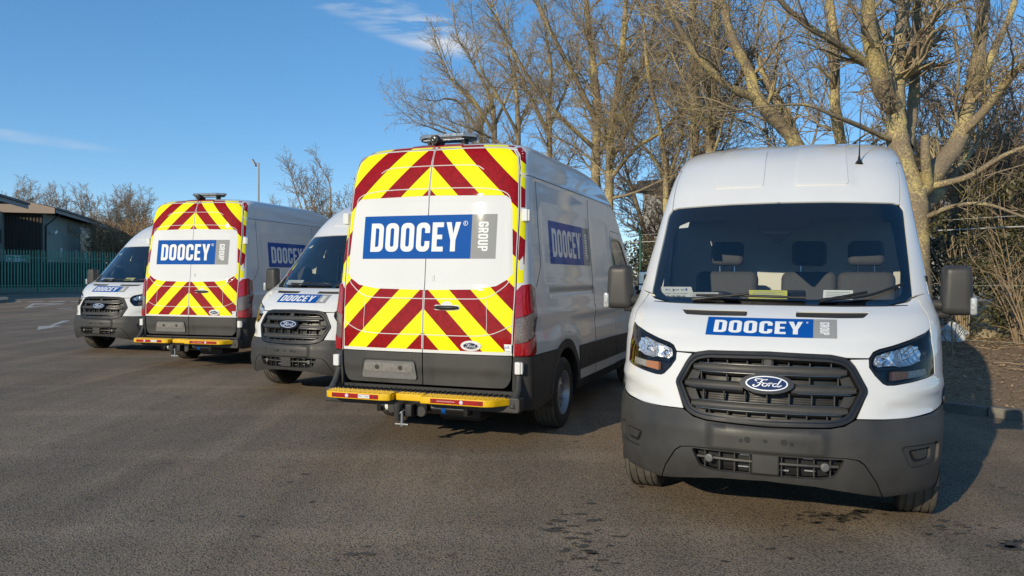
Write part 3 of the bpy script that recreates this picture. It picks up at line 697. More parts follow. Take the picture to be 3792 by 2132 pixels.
    for zc,wy,nm in((.972,.435,1),(.872,.485,2),(.757,.44,3)):
        for sg_ in ((1,),(1,-1))[nm==2]:
            ys=np.linspace(-wy,wy,25) if nm!=2 else np.linspace(.135*sg_,wy*sg_,12)
            m_=MB();V_=[];F_=[];k=8
            for i,y in enumerate(ys):
                tt=min(1,(wy-abs(y))/.05); hh=.6+.4*tt
                for dz,do in((-.033,-.045),(-.029,.0),(-.021,.012),(-.008,.004),(.008,.004),(.021,.012),(.030,-.002),(.024,-.055)):
                    V_.append(Pt('f',y,zc+dz*hh,do))
            for i in range(len(ys)-1):
                for j in range(k): F_.append((i*k+j,i*k+(j+1)%k,(i+1)*k+(j+1)%k,(i+1)*k+j))
            F_+=[tuple(range(k))[::-1],tuple(range((len(ys)-1)*k,len(ys)*k))]
            MB().add(V_,F_).build('grille_bar',TRIM,gr,auto=35)
            hl=MB(); hl.tube([Pt('f',y,zc-.0245,.0115) for y in ys[1:-1]],.0022,5).tube([Pt('f',y,zc+.0245,.0115) for y in ys[1:-1]],.0016,5); hl.build('grille_bar_highlight',DIMM,gr)
    fn=MB()
    for (z0,z1,n,wd) in((.995,1.03,7,.36),(.89,.95,6,.40),(.775,.85,7,.38),(.695,.735,7,.34)):
        for y in np.linspace(-wd,wd,n): 
            a=Pt('f',y,z0,-.04);b=Pt('f',y,z1,-.04); MB().box((a+b)/2,(.045,.007,(b-a).length+.01)).build('grille_fin',TRIM,gr)
    fn=MB()
    for z in np.arange(.70,.86,.0125): fn.tube([Pt('f',y,z,-.078) for y in np.linspace(-.40,.40,9)],.0022,4)
    fn.build('radiator_fins',mat('radiator_grey',(.05,.05,.05),.4,metal=.5),gr)
    for s in(1,-1):
        for q in ([(.42,.895),(.49,.890),(.455,.955),(.40,.955)],[(.40,.78),(.455,.78),(.50,.845),(.43,.845)],[(.36,.70),(.405,.71),(.44,.735),(.36,.735)]):
            panel('grille_corner_plate',seg('f',q,s,True),TRIM,gr,off=-.022,th=.01,res=.05)
    p,n=PN('f',0,1.018,-.005); MB().lathe([(.034,-.03),(.034,.006),(.026,.012),(.022,.004),(0,.004)],p,n,20).build('front_camera',TRIM,gr,auto=40)
    # badge
    def badge(parent,p,n,ex,rx,ry,back):
        ey=n.cross(ex).normalized();ex=ey.cross(n).normalized()
        o=p
        b=MB().prism([(x*back[0],y*back[1]) for x,y in oval()],o-n*.03,ex,ey,n,.04).build('badge',GLOSSBLK,parent,auto=40)
        MB().prism([(x*rx,y*ry) for x,y in oval()],o+n*.008,ex,ey,n,.008).build('badge_rim',mat('badge_white',(.85,.85,.86),.15,metal=.3) if 'badge_white' not in MATS else MATS['badge_white'],b,auto=40)
        MB().prism([(x*rx*.93,y*ry*.86) for x,y in oval()],o+n*.010,ex,ey,n,.008).build('badge_field',NAVY,b,auto=40)
        flat_polys('badge_script',[(q,[]) for q in script_word()],o+n*.0185,ex*rx*.86,ey*ry*1.30,MATS['badge_white'],b,.001)
    p,n=PN('f',0,.893,.022); badge(gr,p,n,Vector((0,1,0)),.119,.044,(.152,.060))
    # --- headlights
    for s in(1,-1):
        h=panel('headlight',seg('f',HL,s,True,.025),GLOSSBLK,V,holes=[seg('f',grow(HL,-.012),s,True,.025)],off=-.001,th=.07,res=.03)
        panel('headlight_housing',seg('f',HL,s,True,.03),mat('lamp_housing',(.012,.014,.02),.25) if 'lamp_housing' not in MATS else MATS['lamp_housing'],h,off=-.050,th=0,res=.04)
        RF=[(.589,1.030),(.599,1.070),(.638,1.086),(.706,1.100),(.756,1.118),(.802,1.128),(.839,1.115),(.861,1.077),(.853,1.032),(.814,1.012),(.732,1.003),(.692,1.012),(.653,1.013),(.614,1.006),(.592,1.018)]
        rl=random.Random(5)
        def offs(a,z):
            b=base(a,z);y=np.abs(b[:,1]);d1=np.hypot(y-.645,(z-1.045)*1.1);d2=np.hypot(y-.78,(z-1.062)*1.1)
            bowl=np.minimum(np.clip(d1/.06,0,1)**2,np.clip(d2/.085,0,1)**2)
            return -.040+.032*bowl+.005*np.sin(y*190)*np.sin(z*120+y*60)
        panel('reflector',seg('f',RF,s,True,.02),REFLM,h,th=.01,res=.0085,offf=offs,flat=True)
        for y,z in((.645,1.045),(.78,1.062)):
            q,n=PN('f',y,z,-.038,s); MB().lathe([(.019,0),(.019,.016),(.014,.018),(.012,.010),(0,.012)],q,n,16).build('bulb_holder',CHROME,h,auto=40)
        panel('indicator_lens',seg('f',[(.693,.980),(.790,.977),(.790,.935),(.692,.928)],s,True,.02),ORANGE,h,off=-.02,th=.02,res=.03)
        panel('indicator_reflector',seg('f',[(.79,.977),(.895,.985),(.905,.945),(.79,.935)],s,True,.02),CLEAR2,h,off=-.02,th=.02,res=.012,flat=True)
        panel('lamp_divider',seg('f',[(.60,1.000),(.70,1.003),(.732,.994),(.86,1.02),(.862,1.008),(.735,.982),(.70,.992),(.605,.988)],s,True,.02),GLOSSBLK,h,off=-.012,th=.02,res=.03)
        panel('headlight_lens',seg('f',grow(HL,-.010),s,True,.025),LENS,h,off=.0015,th=0,res=.03)
    # --- wipers
    def wiper(pts,arm):
        wp=MB().tube([Pt('f',y,z,.014) for y,z in crv(pts,5)],.0085,6).build('wiper',DARK,V,auto=60)
        MB().tube([Pt('f',y,z,o) for (y,z),o in zip(arm,np.linspace(.012,.030,len(arm)))],[.014]+[.009]*(len(arm)-1),6).build('wiper_arm',DARK,wp,auto=60)
    wiper([(-.50,1.388),(-.2,1.388),(.2,1.380)],[(-.52,1.358),(-.35,1.372),(-.15,1.390)])
    wiper([(.30,1.372),(.55,1.395),(.78,1.475)],[(.28,1.360),(.42,1.385),(.56,1.408)])
    cw=MB()
    cw.tube([Pt('f',y,1.343+.012*abs(y)**3,-.002) for y in np.linspace(-.80,.80,25)],.007,5); cw.build('cowl_seal',DARK,V)
    # --- antenna
    p,n=PN('f',.554,2.40,0); tip=p+Vector((-.05,.01,.41))
    an=MB().lathe([(.030,0),(.024,.012),(.012,.030),(.008,.06)],p,(tip-p).normalized(),14).tube([p+(tip-p)*.1,p+(tip-p)*.35,tip],[.007,.004,.0022],6).build('aerial',DARK,V,auto=50)
    # --- rear doors
    for s in(1,-1):
        e=[(y-.004,z) for y,z in DOOR_E]
        lo=seg('r',[(.004,.822)]+[(.846,.822)]+e[2:-1]+[(.004,2.690)],s,True,.04)
        rd=panel('rear_door',lo,WHITE,V,res=.03,rear=True)
        lt=panel('door_lower_trim',seg('r',fillet([(.005,.530),(.790,.530),(.836,.60),(.845,.815),(.005,.815)],[0,.05,.03,0,0]),s,True,.04),TRIM,rd,res=.05,rear=True)
        # retroreflective film, upper and lower
        PN_=[(.006,2.243),(.735,2.228),(.775,2.195),(.79,2.11),(.828,1.56)]
        up_=[(.008,2.252),(.738,2.237),(.784,2.20),(.80,2.11),(.834,1.50),(.850,1.50)]+[(y-.012,z-.008) for y,z in DOOR_E[3:-1]]+[(.008,2.682)]
        panel('reflective_film',seg('r',up_,s,True,.04),CHEV_U,rd,off=.0022,th=0,res=.03,rear=True)
        lw=[(.008,1.388),(.50,1.397),(.69,1.430),(.79,1.49),(.826,1.535),(.850,1.50),(.848,1.3),(.836,.850),(.008,.850)]
        panel('reflective_film',seg('r',lw,s,True,.04),CHEV_L,rd,off=.0022,th=0,res=.03,rear=True)
        def rib(pts,wd=.005,o=.0022):
            P=[Pt('r',y,z,o,s) for y,z in crv(pts,4)]; MB().tube(P,wd,5).build('pressed_rib',WHITE,rd)
        rib([(.008,2.531),(.25,2.528),(.44,2.518),(.52,2.478)]); rib([(.008,2.318),(.42,2.312),(.65,2.290),(.745,2.255),(.778,2.21)])
        rib([(.008,1.309),(.35,1.311),(.56,1.317),(.66,1.35),(.77,1.43),(.81,1.485)]); rib([(.008,.983),(.45,.983),(.64,1.0),(.74,1.035),(.84,1.085)],.0045)
        rib([(.606,1.30),(.612,1.2),(.616,1.05),(.60,.985)],.003); rib([(.006,.86),(.006,1.38)],.004); rib([(.006,2.25),(.006,2.68)],.004)
        # side strip on the frame
        fr_=[(.862,1.47),(.874,1.47),(.905,1.478),(.902,2.0),(.888,2.2)]
        b_=MB()
        lo=seg('r',[(.868,1.455),(.918,1.462),(.914,1.75),(.905,2.0),(.900,2.09),(.868,2.09)],s,True,.05)
        panel('frame_film',lo,CHEV_U,V,off=.0012,th=0,res=.06)
        lo=seg('r',[(.866,2.13),(.893,2.13),(.880,2.40),(.868,2.55),(.850,2.64),(.79,2.70),(.765,2.69),(.822,2.61),(.844,2.5)],s,True,.05)
        panel('frame_film',lo,CHEV_U,V,off=.0012,th=0,res=.06)
        lo=seg('r',[(.012,2.704),(.69,2.699),(.74,2.692),(.74,2.712),(.60,2.722),(.26,2.727),(.24,2.716),(.012,2.718)],s,True,.05)
        panel('header_film',lo,CHEV_U,V,off=.0012,th=0,res=.06,rear=True)
        # hinges
        for z,y in((.715,.925),(2.06,.925)):
            q,n=PN('r',min(y,.90),z,.0,s)
            hb=MB().box(q+Vector((-.012,.008*s,0)),(.085,.055,.11)).build('hinge',WHITE,rd,bevel=.01)
            MB().cyl(q+Vector((-.030,.040*s,-.05)),q+Vector((-.030,.040*s,.05)),.013,10).box(q+Vector((.02,.035*s,0)),(.05,.02,.07)).build('hinge_pin',WHITE,hb,bevel=.003)
        # rear lamps
        L0=seg('r',[(.862,.818),(.862,1.385),(.905,1.438)],s)+seg('s',[(-4.765,1.452),(-4.655,1.405),(-4.665,1.2),(-4.70,.835),(-4.755,.808)],s)
        lamp=panel('rear_lamp',L0,REDL,V,off=.006,th=.02,res=.05)
        panel('lamp_red',seg('r',[(.867,1.150),(.867,1.382),(.907,1.428)],s)+seg('s',[(-4.77,1.436),(-4.765,1.215)],s),REDL,lamp,off=.016,th=.012,res=.03)
        panel('lamp_clear',seg('r',[(.867,.922),(.867,1.142)],s)+seg('s',[(-4.760,1.207),(-4.755,1.40),(-4.685,1.385),(-4.695,1.19),(-4.715,1.005)],s),CLEARL,lamp,off=.013,th=.010,res=.02,flat=True)
        panel('lamp_red_low',seg('r',[(.867,.826),(.867,.913)],s)+seg('s',[(-4.72,.995),(-4.705,.995),(-4.72,.84),(-4.758,.818)],s),REDL,lamp,off=.016,th=.012,res=.03)
        # rear bumper corner
        lo=seg('s',[(-4.24,.36)]+arc(-3.75,.36,.50,172,115,12)+[(-4.3,.808)],s)+seg('r',[(.856,.808),(.850,.53),(.87,.42),(.89,.34)],s)+seg('s',[(-4.55,.33)],s)
        panel('rear_bumper_corner',lo,TRIM,V,off=.012,th=.05,res=.05)
    # door furniture (right door)
    rdr=[o for o in V.children if o.name.startswith('rear_door')]
    rR=[o for o in rdr if np.mean([v.co.y for v in o.data.vertices])<0][0]; rL=[o for o in rdr if o is not rR][0]
    p,n=PN('r',-.232,1.232,0); ey=Vector((0,0,1));ex=Vector((0,-1,0))
    MB().prism([(x*.062,y*.058) for x,y in oval(24)],p-n*.004,ex,ey,n,.008).build('handle_dish',WHITE,rR,bevel=.003)
    MB().prism(rrect(-.125,-.024,.125,.024,.022),p-n*.002,ex,ey,n,.010).build('handle_surround',WHITE,rR,bevel=.003)
    hd=MB(); hd.tube([p+ex*u+n*(.014+.014*(1-(u/.115)**2)) for u in np.linspace(-.115,.115,9)],[.012,.016,.018,.018,.018,.018,.018,.016,.012],8); hd.build('door_handle',DARK,rR,auto=60)
    p,n=PN('r',-.085,1.495,.0); MB().prism(rrect(-.011,-.028,.011,.028,.011),p,ex,ey,n,.004).build('key_lock',STEEL,rR,bevel=.001)
    p,n=PN('r',-.473,.898,.002); 
    MB().prism([(x*.098,y*.046) for x,y in oval()],p,ex,ey,n,.003).build('badge_backing',WHITE,rR)
    badge(rR,p+n*-.006,n,ex,.073,.030,(.074,.031))
    p,n=PN('r',-.79,.884,.003); lbl=MB().prism(rrect(-.055,-.036,.055,.036,.002),p,ex,ey,n,.001).build('label',WVINYL,rR)
    text_mesh('label_print','cpd.',p+n*.0015+ex*-.04+ey*-.010,ex,ey,.08,.034,BLUE,lbl,.0006); flat_polys('label_small_print',[([(-.046,-.026),(-.004,-.026),(-.004,-.023),(-.046,-.023)],[]),([(.004,-.026),(.046,-.026),(.046,-.023),(.004,-.023)],[])],p+n*.0015,ex,ey,INK,lbl,.0006)
    # number plate plinth (left door)
    rec=fillet([(.052,.578),(.065,.752),(.622,.752),(.632,.590),(.60,.575)],.03)
    panel('plate_recess_shade',seg('r',rec,1,True,.04),DARK,rL,off=.0015,th=0,rear=True)  # flat dark sheet painting the shade of the recess around the plinth
    pl=panel('plate_plinth',seg('r',fillet([(.052,.572),(.075,.735),(.585,.735),(.618,.600),(.61,.572)],.025),1,True,.04),mat('plinth_grey',(.14,.138,.135),.6,var=(30,.2)),rL,off=.020,th=.02,res=.05,rear=True)
    panel('plate_backing',seg('r',[(.095,.635),(.095,.715),(.585,.715),(.592,.635)],1,True,.04),PLATE,pl,off=.023,th=.003,rear=True)
    for y in(.215,.455):
        q,n=PN('r',y,.675,.023); MB().lathe([(.022,0),(.021,.004),(.010,.005),(0,.004)],q,n,14).build('plate_screw_pad',TRIM,pl,auto=40)
    # logos
    logo(V,'r',.668,-.672,-.437,1.672,2.072,1,rear=True,off=.0014)
    logo(V,'s',-4.10,-2.56,-2.82,1.64,2.062,-1,off=.0014); logo(V,'s',-2.60,-4.14,-3.88,1.64,2.062,1,off=.0014)
    logo(V,'f',-.383,.383,.250,1.161,1.266,1,off=.0018,res=.02)
    # high-level brake light, camera, light bar
    lo=seg('r',[(.255,2.722),(.255,2.733),(.19,2.748),(.0,2.751),(-.19,2.748),(-.255,2.733),(-.255,2.722),(0,2.724)],1,True,.03)
    panel('high_brake_light',lo,REDL,V,off=.008,th=.012,res=.04,rear=True)
    rc=MB().tube([(-4.60,.02,2.775),(-4.66,.02,2.792),(-4.705,.02,2.790)],[.050,.048,.040],14).box((-4.60,.02,2.765),(.10,.09,.05)).build('rear_camera',DARK,V,auto=50)
    MB().lathe([(.028,0),(.024,-.01),(.012,-.012),(0,-.008)],(-4.707,.02,2.789),(1,0,0),14).build('camera_eye',GLOSSBLK,rc,auto=50)
    hx=[(-.30,-.02),(-.30,.06),(-.20,.145),(.20,.145),(.30,.06),(.30,-.02),(.20,-.105),(-.20,-.105)]
    lb=MB().prism(hx,(-4.42,0,2.838),(0,1,0),(1,0,0),(0,0,-1),-.034)
    lb=lb.build('light_bar',mat('clear_dome',(.30,.31,.32),.12,metal=.4,coat=.8,var=(60,.4)),V,bevel=.006)
    MB().prism([(x*.93,y*.9) for x,y in hx],(-4.42,0,2.818),(0,1,0),(1,0,0),(0,0,-1),-.020).build('light_bar_base',DARK,lb,bevel=.004)
    for y in(.18,-.18): MB().box((-4.42,y,2.795),(.10,.03,.06)).build('light_bar_foot',DARK,lb,bevel=.004)
    MB().box((-4.525,0,2.812),(.012,.42,.008)).build('led_strip',CLEAR2,lb)
    # --- rear bumper, step
    rb=MB().prism(rrect(-.97,.34,.97,.475,.03),(-4.93,0,0),(0,1,0),(0,0,1),(-1,0,0),.135)
    rbo=rb.build('rear_bumper',TRIM,V,bevel=.012)
    tr=MB()
    for y in np.linspace(-.82,.82,34): tr.box((-4.995,y,.478),(.11,.012,.008))
    tr.build('bumper_tread',DARK,rbo)
    for s in(1,-1):
        MB().tube([(-4.90,.905*s,.64),(-4.945,.915*s,.52),(-5.02,.91*s,.45),(-5.06,.90*s,.38)],[.028,.034,.038,.03],10).build('bumper_horn',TRIM,rbo,auto=60)
    def step(poly,name='rear_step'):
        st=MB().prism(fillet(poly,.03),(0,0,.405),(1,0,0),(0,1,0),(0,0,1),.062).build(name,YELST,V,bevel=.008)
        sd_=MB();P=np.array(poly);lo_=P.min(0);hi_=P.max(0)
        G=np.array([(x+(.0125 if j%2 else 0),y) for j,y in enumerate(np.arange(lo_[1]+.02,hi_[1],.025)) for x in np.arange(lo_[0]+.02,hi_[0]-.015,.025)])
        G=G[inpoly(G,P)];G=G[edgedist(G,P)>.014]
        for x,y in G: sd_.cyl((x,y,.466),(x,y,.474),.0075,6,.005)
        kind(sd_.build('tread_studs',YELST,st),'stuff')
        return st
    s1=step([(-5.215,.19),(-5.235,.25),(-5.235,.80),(-5.20,.86),(-5.05,.86),(-5.03,.20)])
    s2=step([(-5.135,-.095),(-5.145,-.07),(-5.145,.15),(-5.135,.18),(-5.03,.185),(-5.03,-.10)])
    s3=step([(-5.225,-.105),(-5.235,-.12),(-5.235,-.72),(-5.205,-.78),(-5.06,-.88),(-5.03,-.88),(-5.03,-.105)])
    for st,y0,y1 in((s1,.30,.775),(s3,-.21,-.70)):
        yc=(y0+y1)/2; rf=MB().box((-5.2365,yc,.436),(.004,abs(y1-y0),.040)).build('red_reflector',REDREF,st,bevel=.001)
        for y in(min(y0,y1)+.03,max(y0,y1)-.03): MB().cyl((-5.237,y,.436),(-5.241,y,.436),.009,8).build('screw',DARK,rf)
        yb=.62 if y0>0 else -.50
        MB().cyl((-5.2375,yb,.436),(-5.2392,yb,.436),.017,20).build('round_mark',mat('mark_white',(.62,.60,.75),.4) if 'mark_white' not in MATS else MATS['mark_white'],rf)
    pl2=MB().box((-5.2388,.445,.436),(.002,.115,.032)).build('step_label',WVINYL,s1)
    text_mesh('step_print','PRO STEP',(-5.240,.497,.428),(0,-1,0),(0,0,1),.104,.016,INK,pl2,.0006)
    text_mesh('step_web_print','WWW.TOW-TRUST.CO.UK',(-5.2388,-.27,.431),(0,-1,0),(0,0,1),.17,.010,WVINYL,s3,.0006)
    # --- tow bar
    tb=MB().cyl((-5.02,.40,.335),(-5.02,-.48,.335),.046,20).build('tow_bar',BLACKM,V,auto=40)
    for y in(.385,-.47): MB().box((-5.01,y,.36),(.12,.045,.155)).build('tow_bracket',BLACKM,tb,bevel=.008)
    MB().prism(fillet([(-.12,.30),(-.12,.42),(.16,.42),(.16,.33),(.06,.33),(-.02,.27),(-.09,.27)],.03),(-5.10,0,0),(0,1,0),(0,0,1),(-1,0,0),.02).build('tow_plate',BLACKM,tb,bevel=.004)
    dc=MB().cyl((-5.121,-.065,.315),(-5.126,-.065,.315),.045,24).build('tow_plate_disc',TRIM,tb)
    text_mesh('disc_print','TT',(-5.1265,-.040,.298),(0,-1,0),(0,0,1),.05,.034,INK,dc,.0006)
    MB().cyl((-5.13,.225,.325),(-5.06,.225,.325),.042,6).build('tow_bolt_head',TRIM,tb,bevel=.004)
    MB().cyl((-5.021,.295,.335),(-5.021,.325,.335),.0468,20).build('white_label',PAPER,tb); MB().cyl((-5.021,-.235,.335),(-5.021,-.275,.335),.0468,20).build('blue_label',BLUE,tb)
    MB().lathe([(.026,-.10),(.032,-.02),(.038,.02),(.035,.045),(.018,.058),(0,.06)],(-5.20,.125,.335),(0,0,1),16).build('tow_ball_cover',RUBBER,tb,auto=50)
    MB().cyl((-5.19,.085,.31),(-5.19,.085,.185),.016,10).box((-5.19,.085,.205),(.028,.13,.014)).build('hitch_pin',STEEL,tb,bevel=.002)
    MB().box((-5.17,.02,.33),(.07,.07,.11)).build('socket_block',DARK,tb,bevel=.012)
    MB().tube(crv([(-5.18,.04,.34),(-5.21,.09,.31),(-5.21,.13,.25),(-5.19,.09,.22)],5),.0025,5).build('pin_cable',STEEL,tb)
    # --- underbody, axle
    ub=MB().box((-2.1,0,.37),(5.0,1.55,.16)).box((-3.75,0,.33),(.14,1.5,.12)).box((-4.55,0,.44),(.7,1.7,.12)).build('underbody',DARK,V)
    MB().prism([(.86,-.30),(.86,.30),(.74,.56),(.42,.78),(-.3,.72),(-.3,-.72),(.42,-.78),(.74,-.56)],(0,0,.315),(1,0,0),(0,1,0),(0,0,1),.03).build('sun_slit_blocker',DARK,V)  # unseen plate added behind the bumper lip to block stray sun on the ground
    for x in (0,-3.75):
        for s in(1,-1):
            ar=MB(); 
            V_=[];F_=[]
            pts=arc(x,.36,.44,-12,192,18)
            for px,pz in pts: V_+=[(px,.995*s if x<-1 else .97*s,pz),(px,.70*s,pz)]
            F_=[(2*i,2*i+1,2*i+3,2*i+2) for i in range(len(pts)-1)]
            ar.add(V_,F_); ar.add([(px,.70*s,pz) for px,pz in pts],[tuple(range(len(pts)))]); ar.build('wheel_housing',DARK,V)
    MB().box((-4.55,-.30,.30),(.5,.42,.2)).box((-4.2,.35,.32),(.3,.3,.16)).build('exhaust_and_tank',DARK,V,bevel=.03)
    for x,y in((0,.875),(0,-.875),(-3.75,.872),(-3.75,-.872)): wheel(V,x,y,1 if y>0 else -1,TREAD)
    interior(V)
    return V
def interior(V):
    xs=[(.34,1.330),(.10,1.335),(-.18,1.325),(-.25,1.300),(-.27,1.10),(-.20,.75)]
    V_=[];F_=[];ys=np.linspace(-.86,.86,17)
    for y in ys:
        for x,z in xs:
            k=1-.55*(abs(y)/.86)**2.2; V_.append((x-.26*(1-k) if x>0 else x,y,z+.012*math.cos(y*4) if x>-.2 else z))
    n=len(xs)
    for i in range(len(ys)-1):
        for j in range(n-1): F_.append((i*n+j,i*n+j+1,(i+1)*n+j+1,(i+1)*n+j))
    d=MB().add(V_,F_).build('dashboard',DASH,V,auto=50)
    MB().box((-.20,-.42,1.345),(.16,.36,.05)).build('instrument_hood',DASH,d,bevel=.02)
    MB().box((-.24,.02,1.375),(.05,.34,.11)).build('centre_screen',GLOSSBLK,d,bevel=.012)
    # steering wheel
    st=MB();c=Vector((-.42,-.42,1.265));ax=Vector((-.72,0,.70)).normalized();u=ax.orthogonal().normalized();v=ax.cross(u)
    ring=[c+(u*math.cos(t)+v*math.sin(t))*.19 for t in np.linspace(0,2*math.pi,33)]
    st.tube(ring,.015,8,False).cyl(c-ax*.02,c+ax*.03,.075,16)
    for t in(0,2.1,4.2): st.tube([c,c+(u*math.cos(t)+v*math.sin(t))*.19],.014,6)
    st.build('steering_wheel',DARK,V,auto=60)
    for k,y in enumerate((-.44,.20,.62)):
        wd=.50 if k==0 else .42
        def pad(name,c,dm,parent,bv,mt=SEAT):
            return MB().box(c,dm,Matrix.Rotation(R(-10),3,'Y') if name!='cushion' else None).build(name,mt,parent,bevel=bv,seg=4)
        s_=pad('seat',(-.97,y,1.24),(.15,wd,.66),V,.06)
        pad('cushion',(-.72,y,.90),(.55,wd,.18),s_,.05)
        pad('headrest',(-1.05,y,1.715),(.11,.265,.20),s_,.045)
        MB().cyl((-1.04,y-.06,1.54),(-1.05,y-.06,1.66),.007,8).cyl((-1.04,y+.06,1.54),(-1.05,y+.06,1.66),.007,8).build('headrest_posts',CHROME,s_)
    # bulkhead, linings, headliner, floor
    bz=[.45,.8,1.2,1.4,1.6,1.8,2.0,2.1];P=[]
    xs_=-1.34
    pr=prof(np.array(bz))[3]-.03
    poly=[(w_,z) for w_,z in zip(pr,bz)]+[(-w_,z) for w_,z in zip(pr[::-1],bz[::-1])]
    bk=MB().prism(poly,(xs_,0,0),(0,1,0),(0,0,1),(-1,0,0),.02).build('bulkhead',LINING,V)
    sc=MB()
    for y in(-.62,-.12,.30,.52): sc.cyl((xs_+.001,y,1.43),(xs_+.008,y,1.43),.012,10)
    sc.build('bulkhead_bolts',STEEL,bk)
    hl=MB(); hl.box((-1.0,0,2.085),(.66,1.60,.03)); hl.build('headliner',HEADL,V,bevel=.01)
    MB().box((-.70,0,2.055),(.24,.60,.05)).build('overhead_console',HEADL,V,bevel=.02)
    for s in(1,-1): MB().box((-.66,.42*s,2.05),(.16,.42,.02),Matrix.Rotation(R(10),3,'Y')).build('sun_visor',LINING,V,bevel=.008)
    for s in(1,-1):
        lo=seg('f',[(.775,1.40),(.80,1.62),(.785,1.90),(.755,2.02)],s)+seg('s',[(-.72,2.04),(-.15,1.42)],s)
        panel('pillar_trim',lo,LINING,V,off=-.03,th=.0,res=.08)
        lo=seg('s',[(-.2,.5),(-.18,1.36),(-1.54,1.36),(-1.54,.5)],s,True)
        panel('door_lining',lo,LINING,V,off=-.055,th=0,res=.15)
        lo=seg('s',[(-1.42,1.36),(-1.42,2.05),(-1.55,2.05),(-1.55,1.36)],s,True)
        panel('rear_pillar_trim',lo,LINING,V,off=-.05,th=0,res=.15)
        MB().tube([(-1.42,.84*s,1.95),(-1.40,.86*s,1.6),(-1.35,.86*s,1.0)],.012,4).box((-1.43,.85*s,1.75),(.03,.03,.08)).build('seat_belt',DARK,V)
    MB().box((-.75,0,.50),(1.7,1.8,.04)).build('cab_floor',DARK,V)
    MB().prism(fillet([(-.03,.0),(.03,0),(.13,.10),(-.13,.10)],.02),(-.17,0,1.83),(0,1,0),(-.2,0,.2),(1,0,0),.02).build('mirror_camera_pod',DARK,V)
VAN_POSE=[('A',1.835,5.584,200.996),('B',.873,11.9425,19.794),('C',-2.382,10.8654,204.326),('D',-4.039,17.8646,14.134),('E',-7.526,16.0847,196.693)]
LAB={'A':'white high-roof van facing the camera at the far right, nearest of the row',
'B':'white van showing its red and yellow chevron rear doors, large in the middle',
'C':'white van facing forward, half hidden behind the large chevron rear doors in the middle',
'D':'smaller white van showing red and yellow chevron rear doors, left of the middle',
'E':'white van facing forward at the far left end of the row'}
def copy_tree(o,parent=None):
    c=o.copy(); COL.objects.link(c); c.parent=parent
    for ch in list(o.children): copy_tree(ch,c)
    return c
proto=make_van(); VANS={}
for i,(k,x,y,ps) in enumerate(VAN_POSE):
    o=proto if i==0 else copy_tree(proto)
    VANS[k]=o
for k,x,y,ps in VAN_POSE:
    o=VANS[k]; o.location=(x,y,0.0); o.rotation_euler=(0,0,math.pi/2-R(ps)); tag(o,LAB[k],'van','parked white vans')
def vworld(k,p):
    for kk,x,y,ps in VAN_POSE:
        if kk==k:
            ps=R(ps);h=(math.sin(ps),math.cos(ps)); return Vector((x+p[0]*h[0]-p[1]*h[1],y+p[0]*h[1]+p[1]*h[0],p[2]))
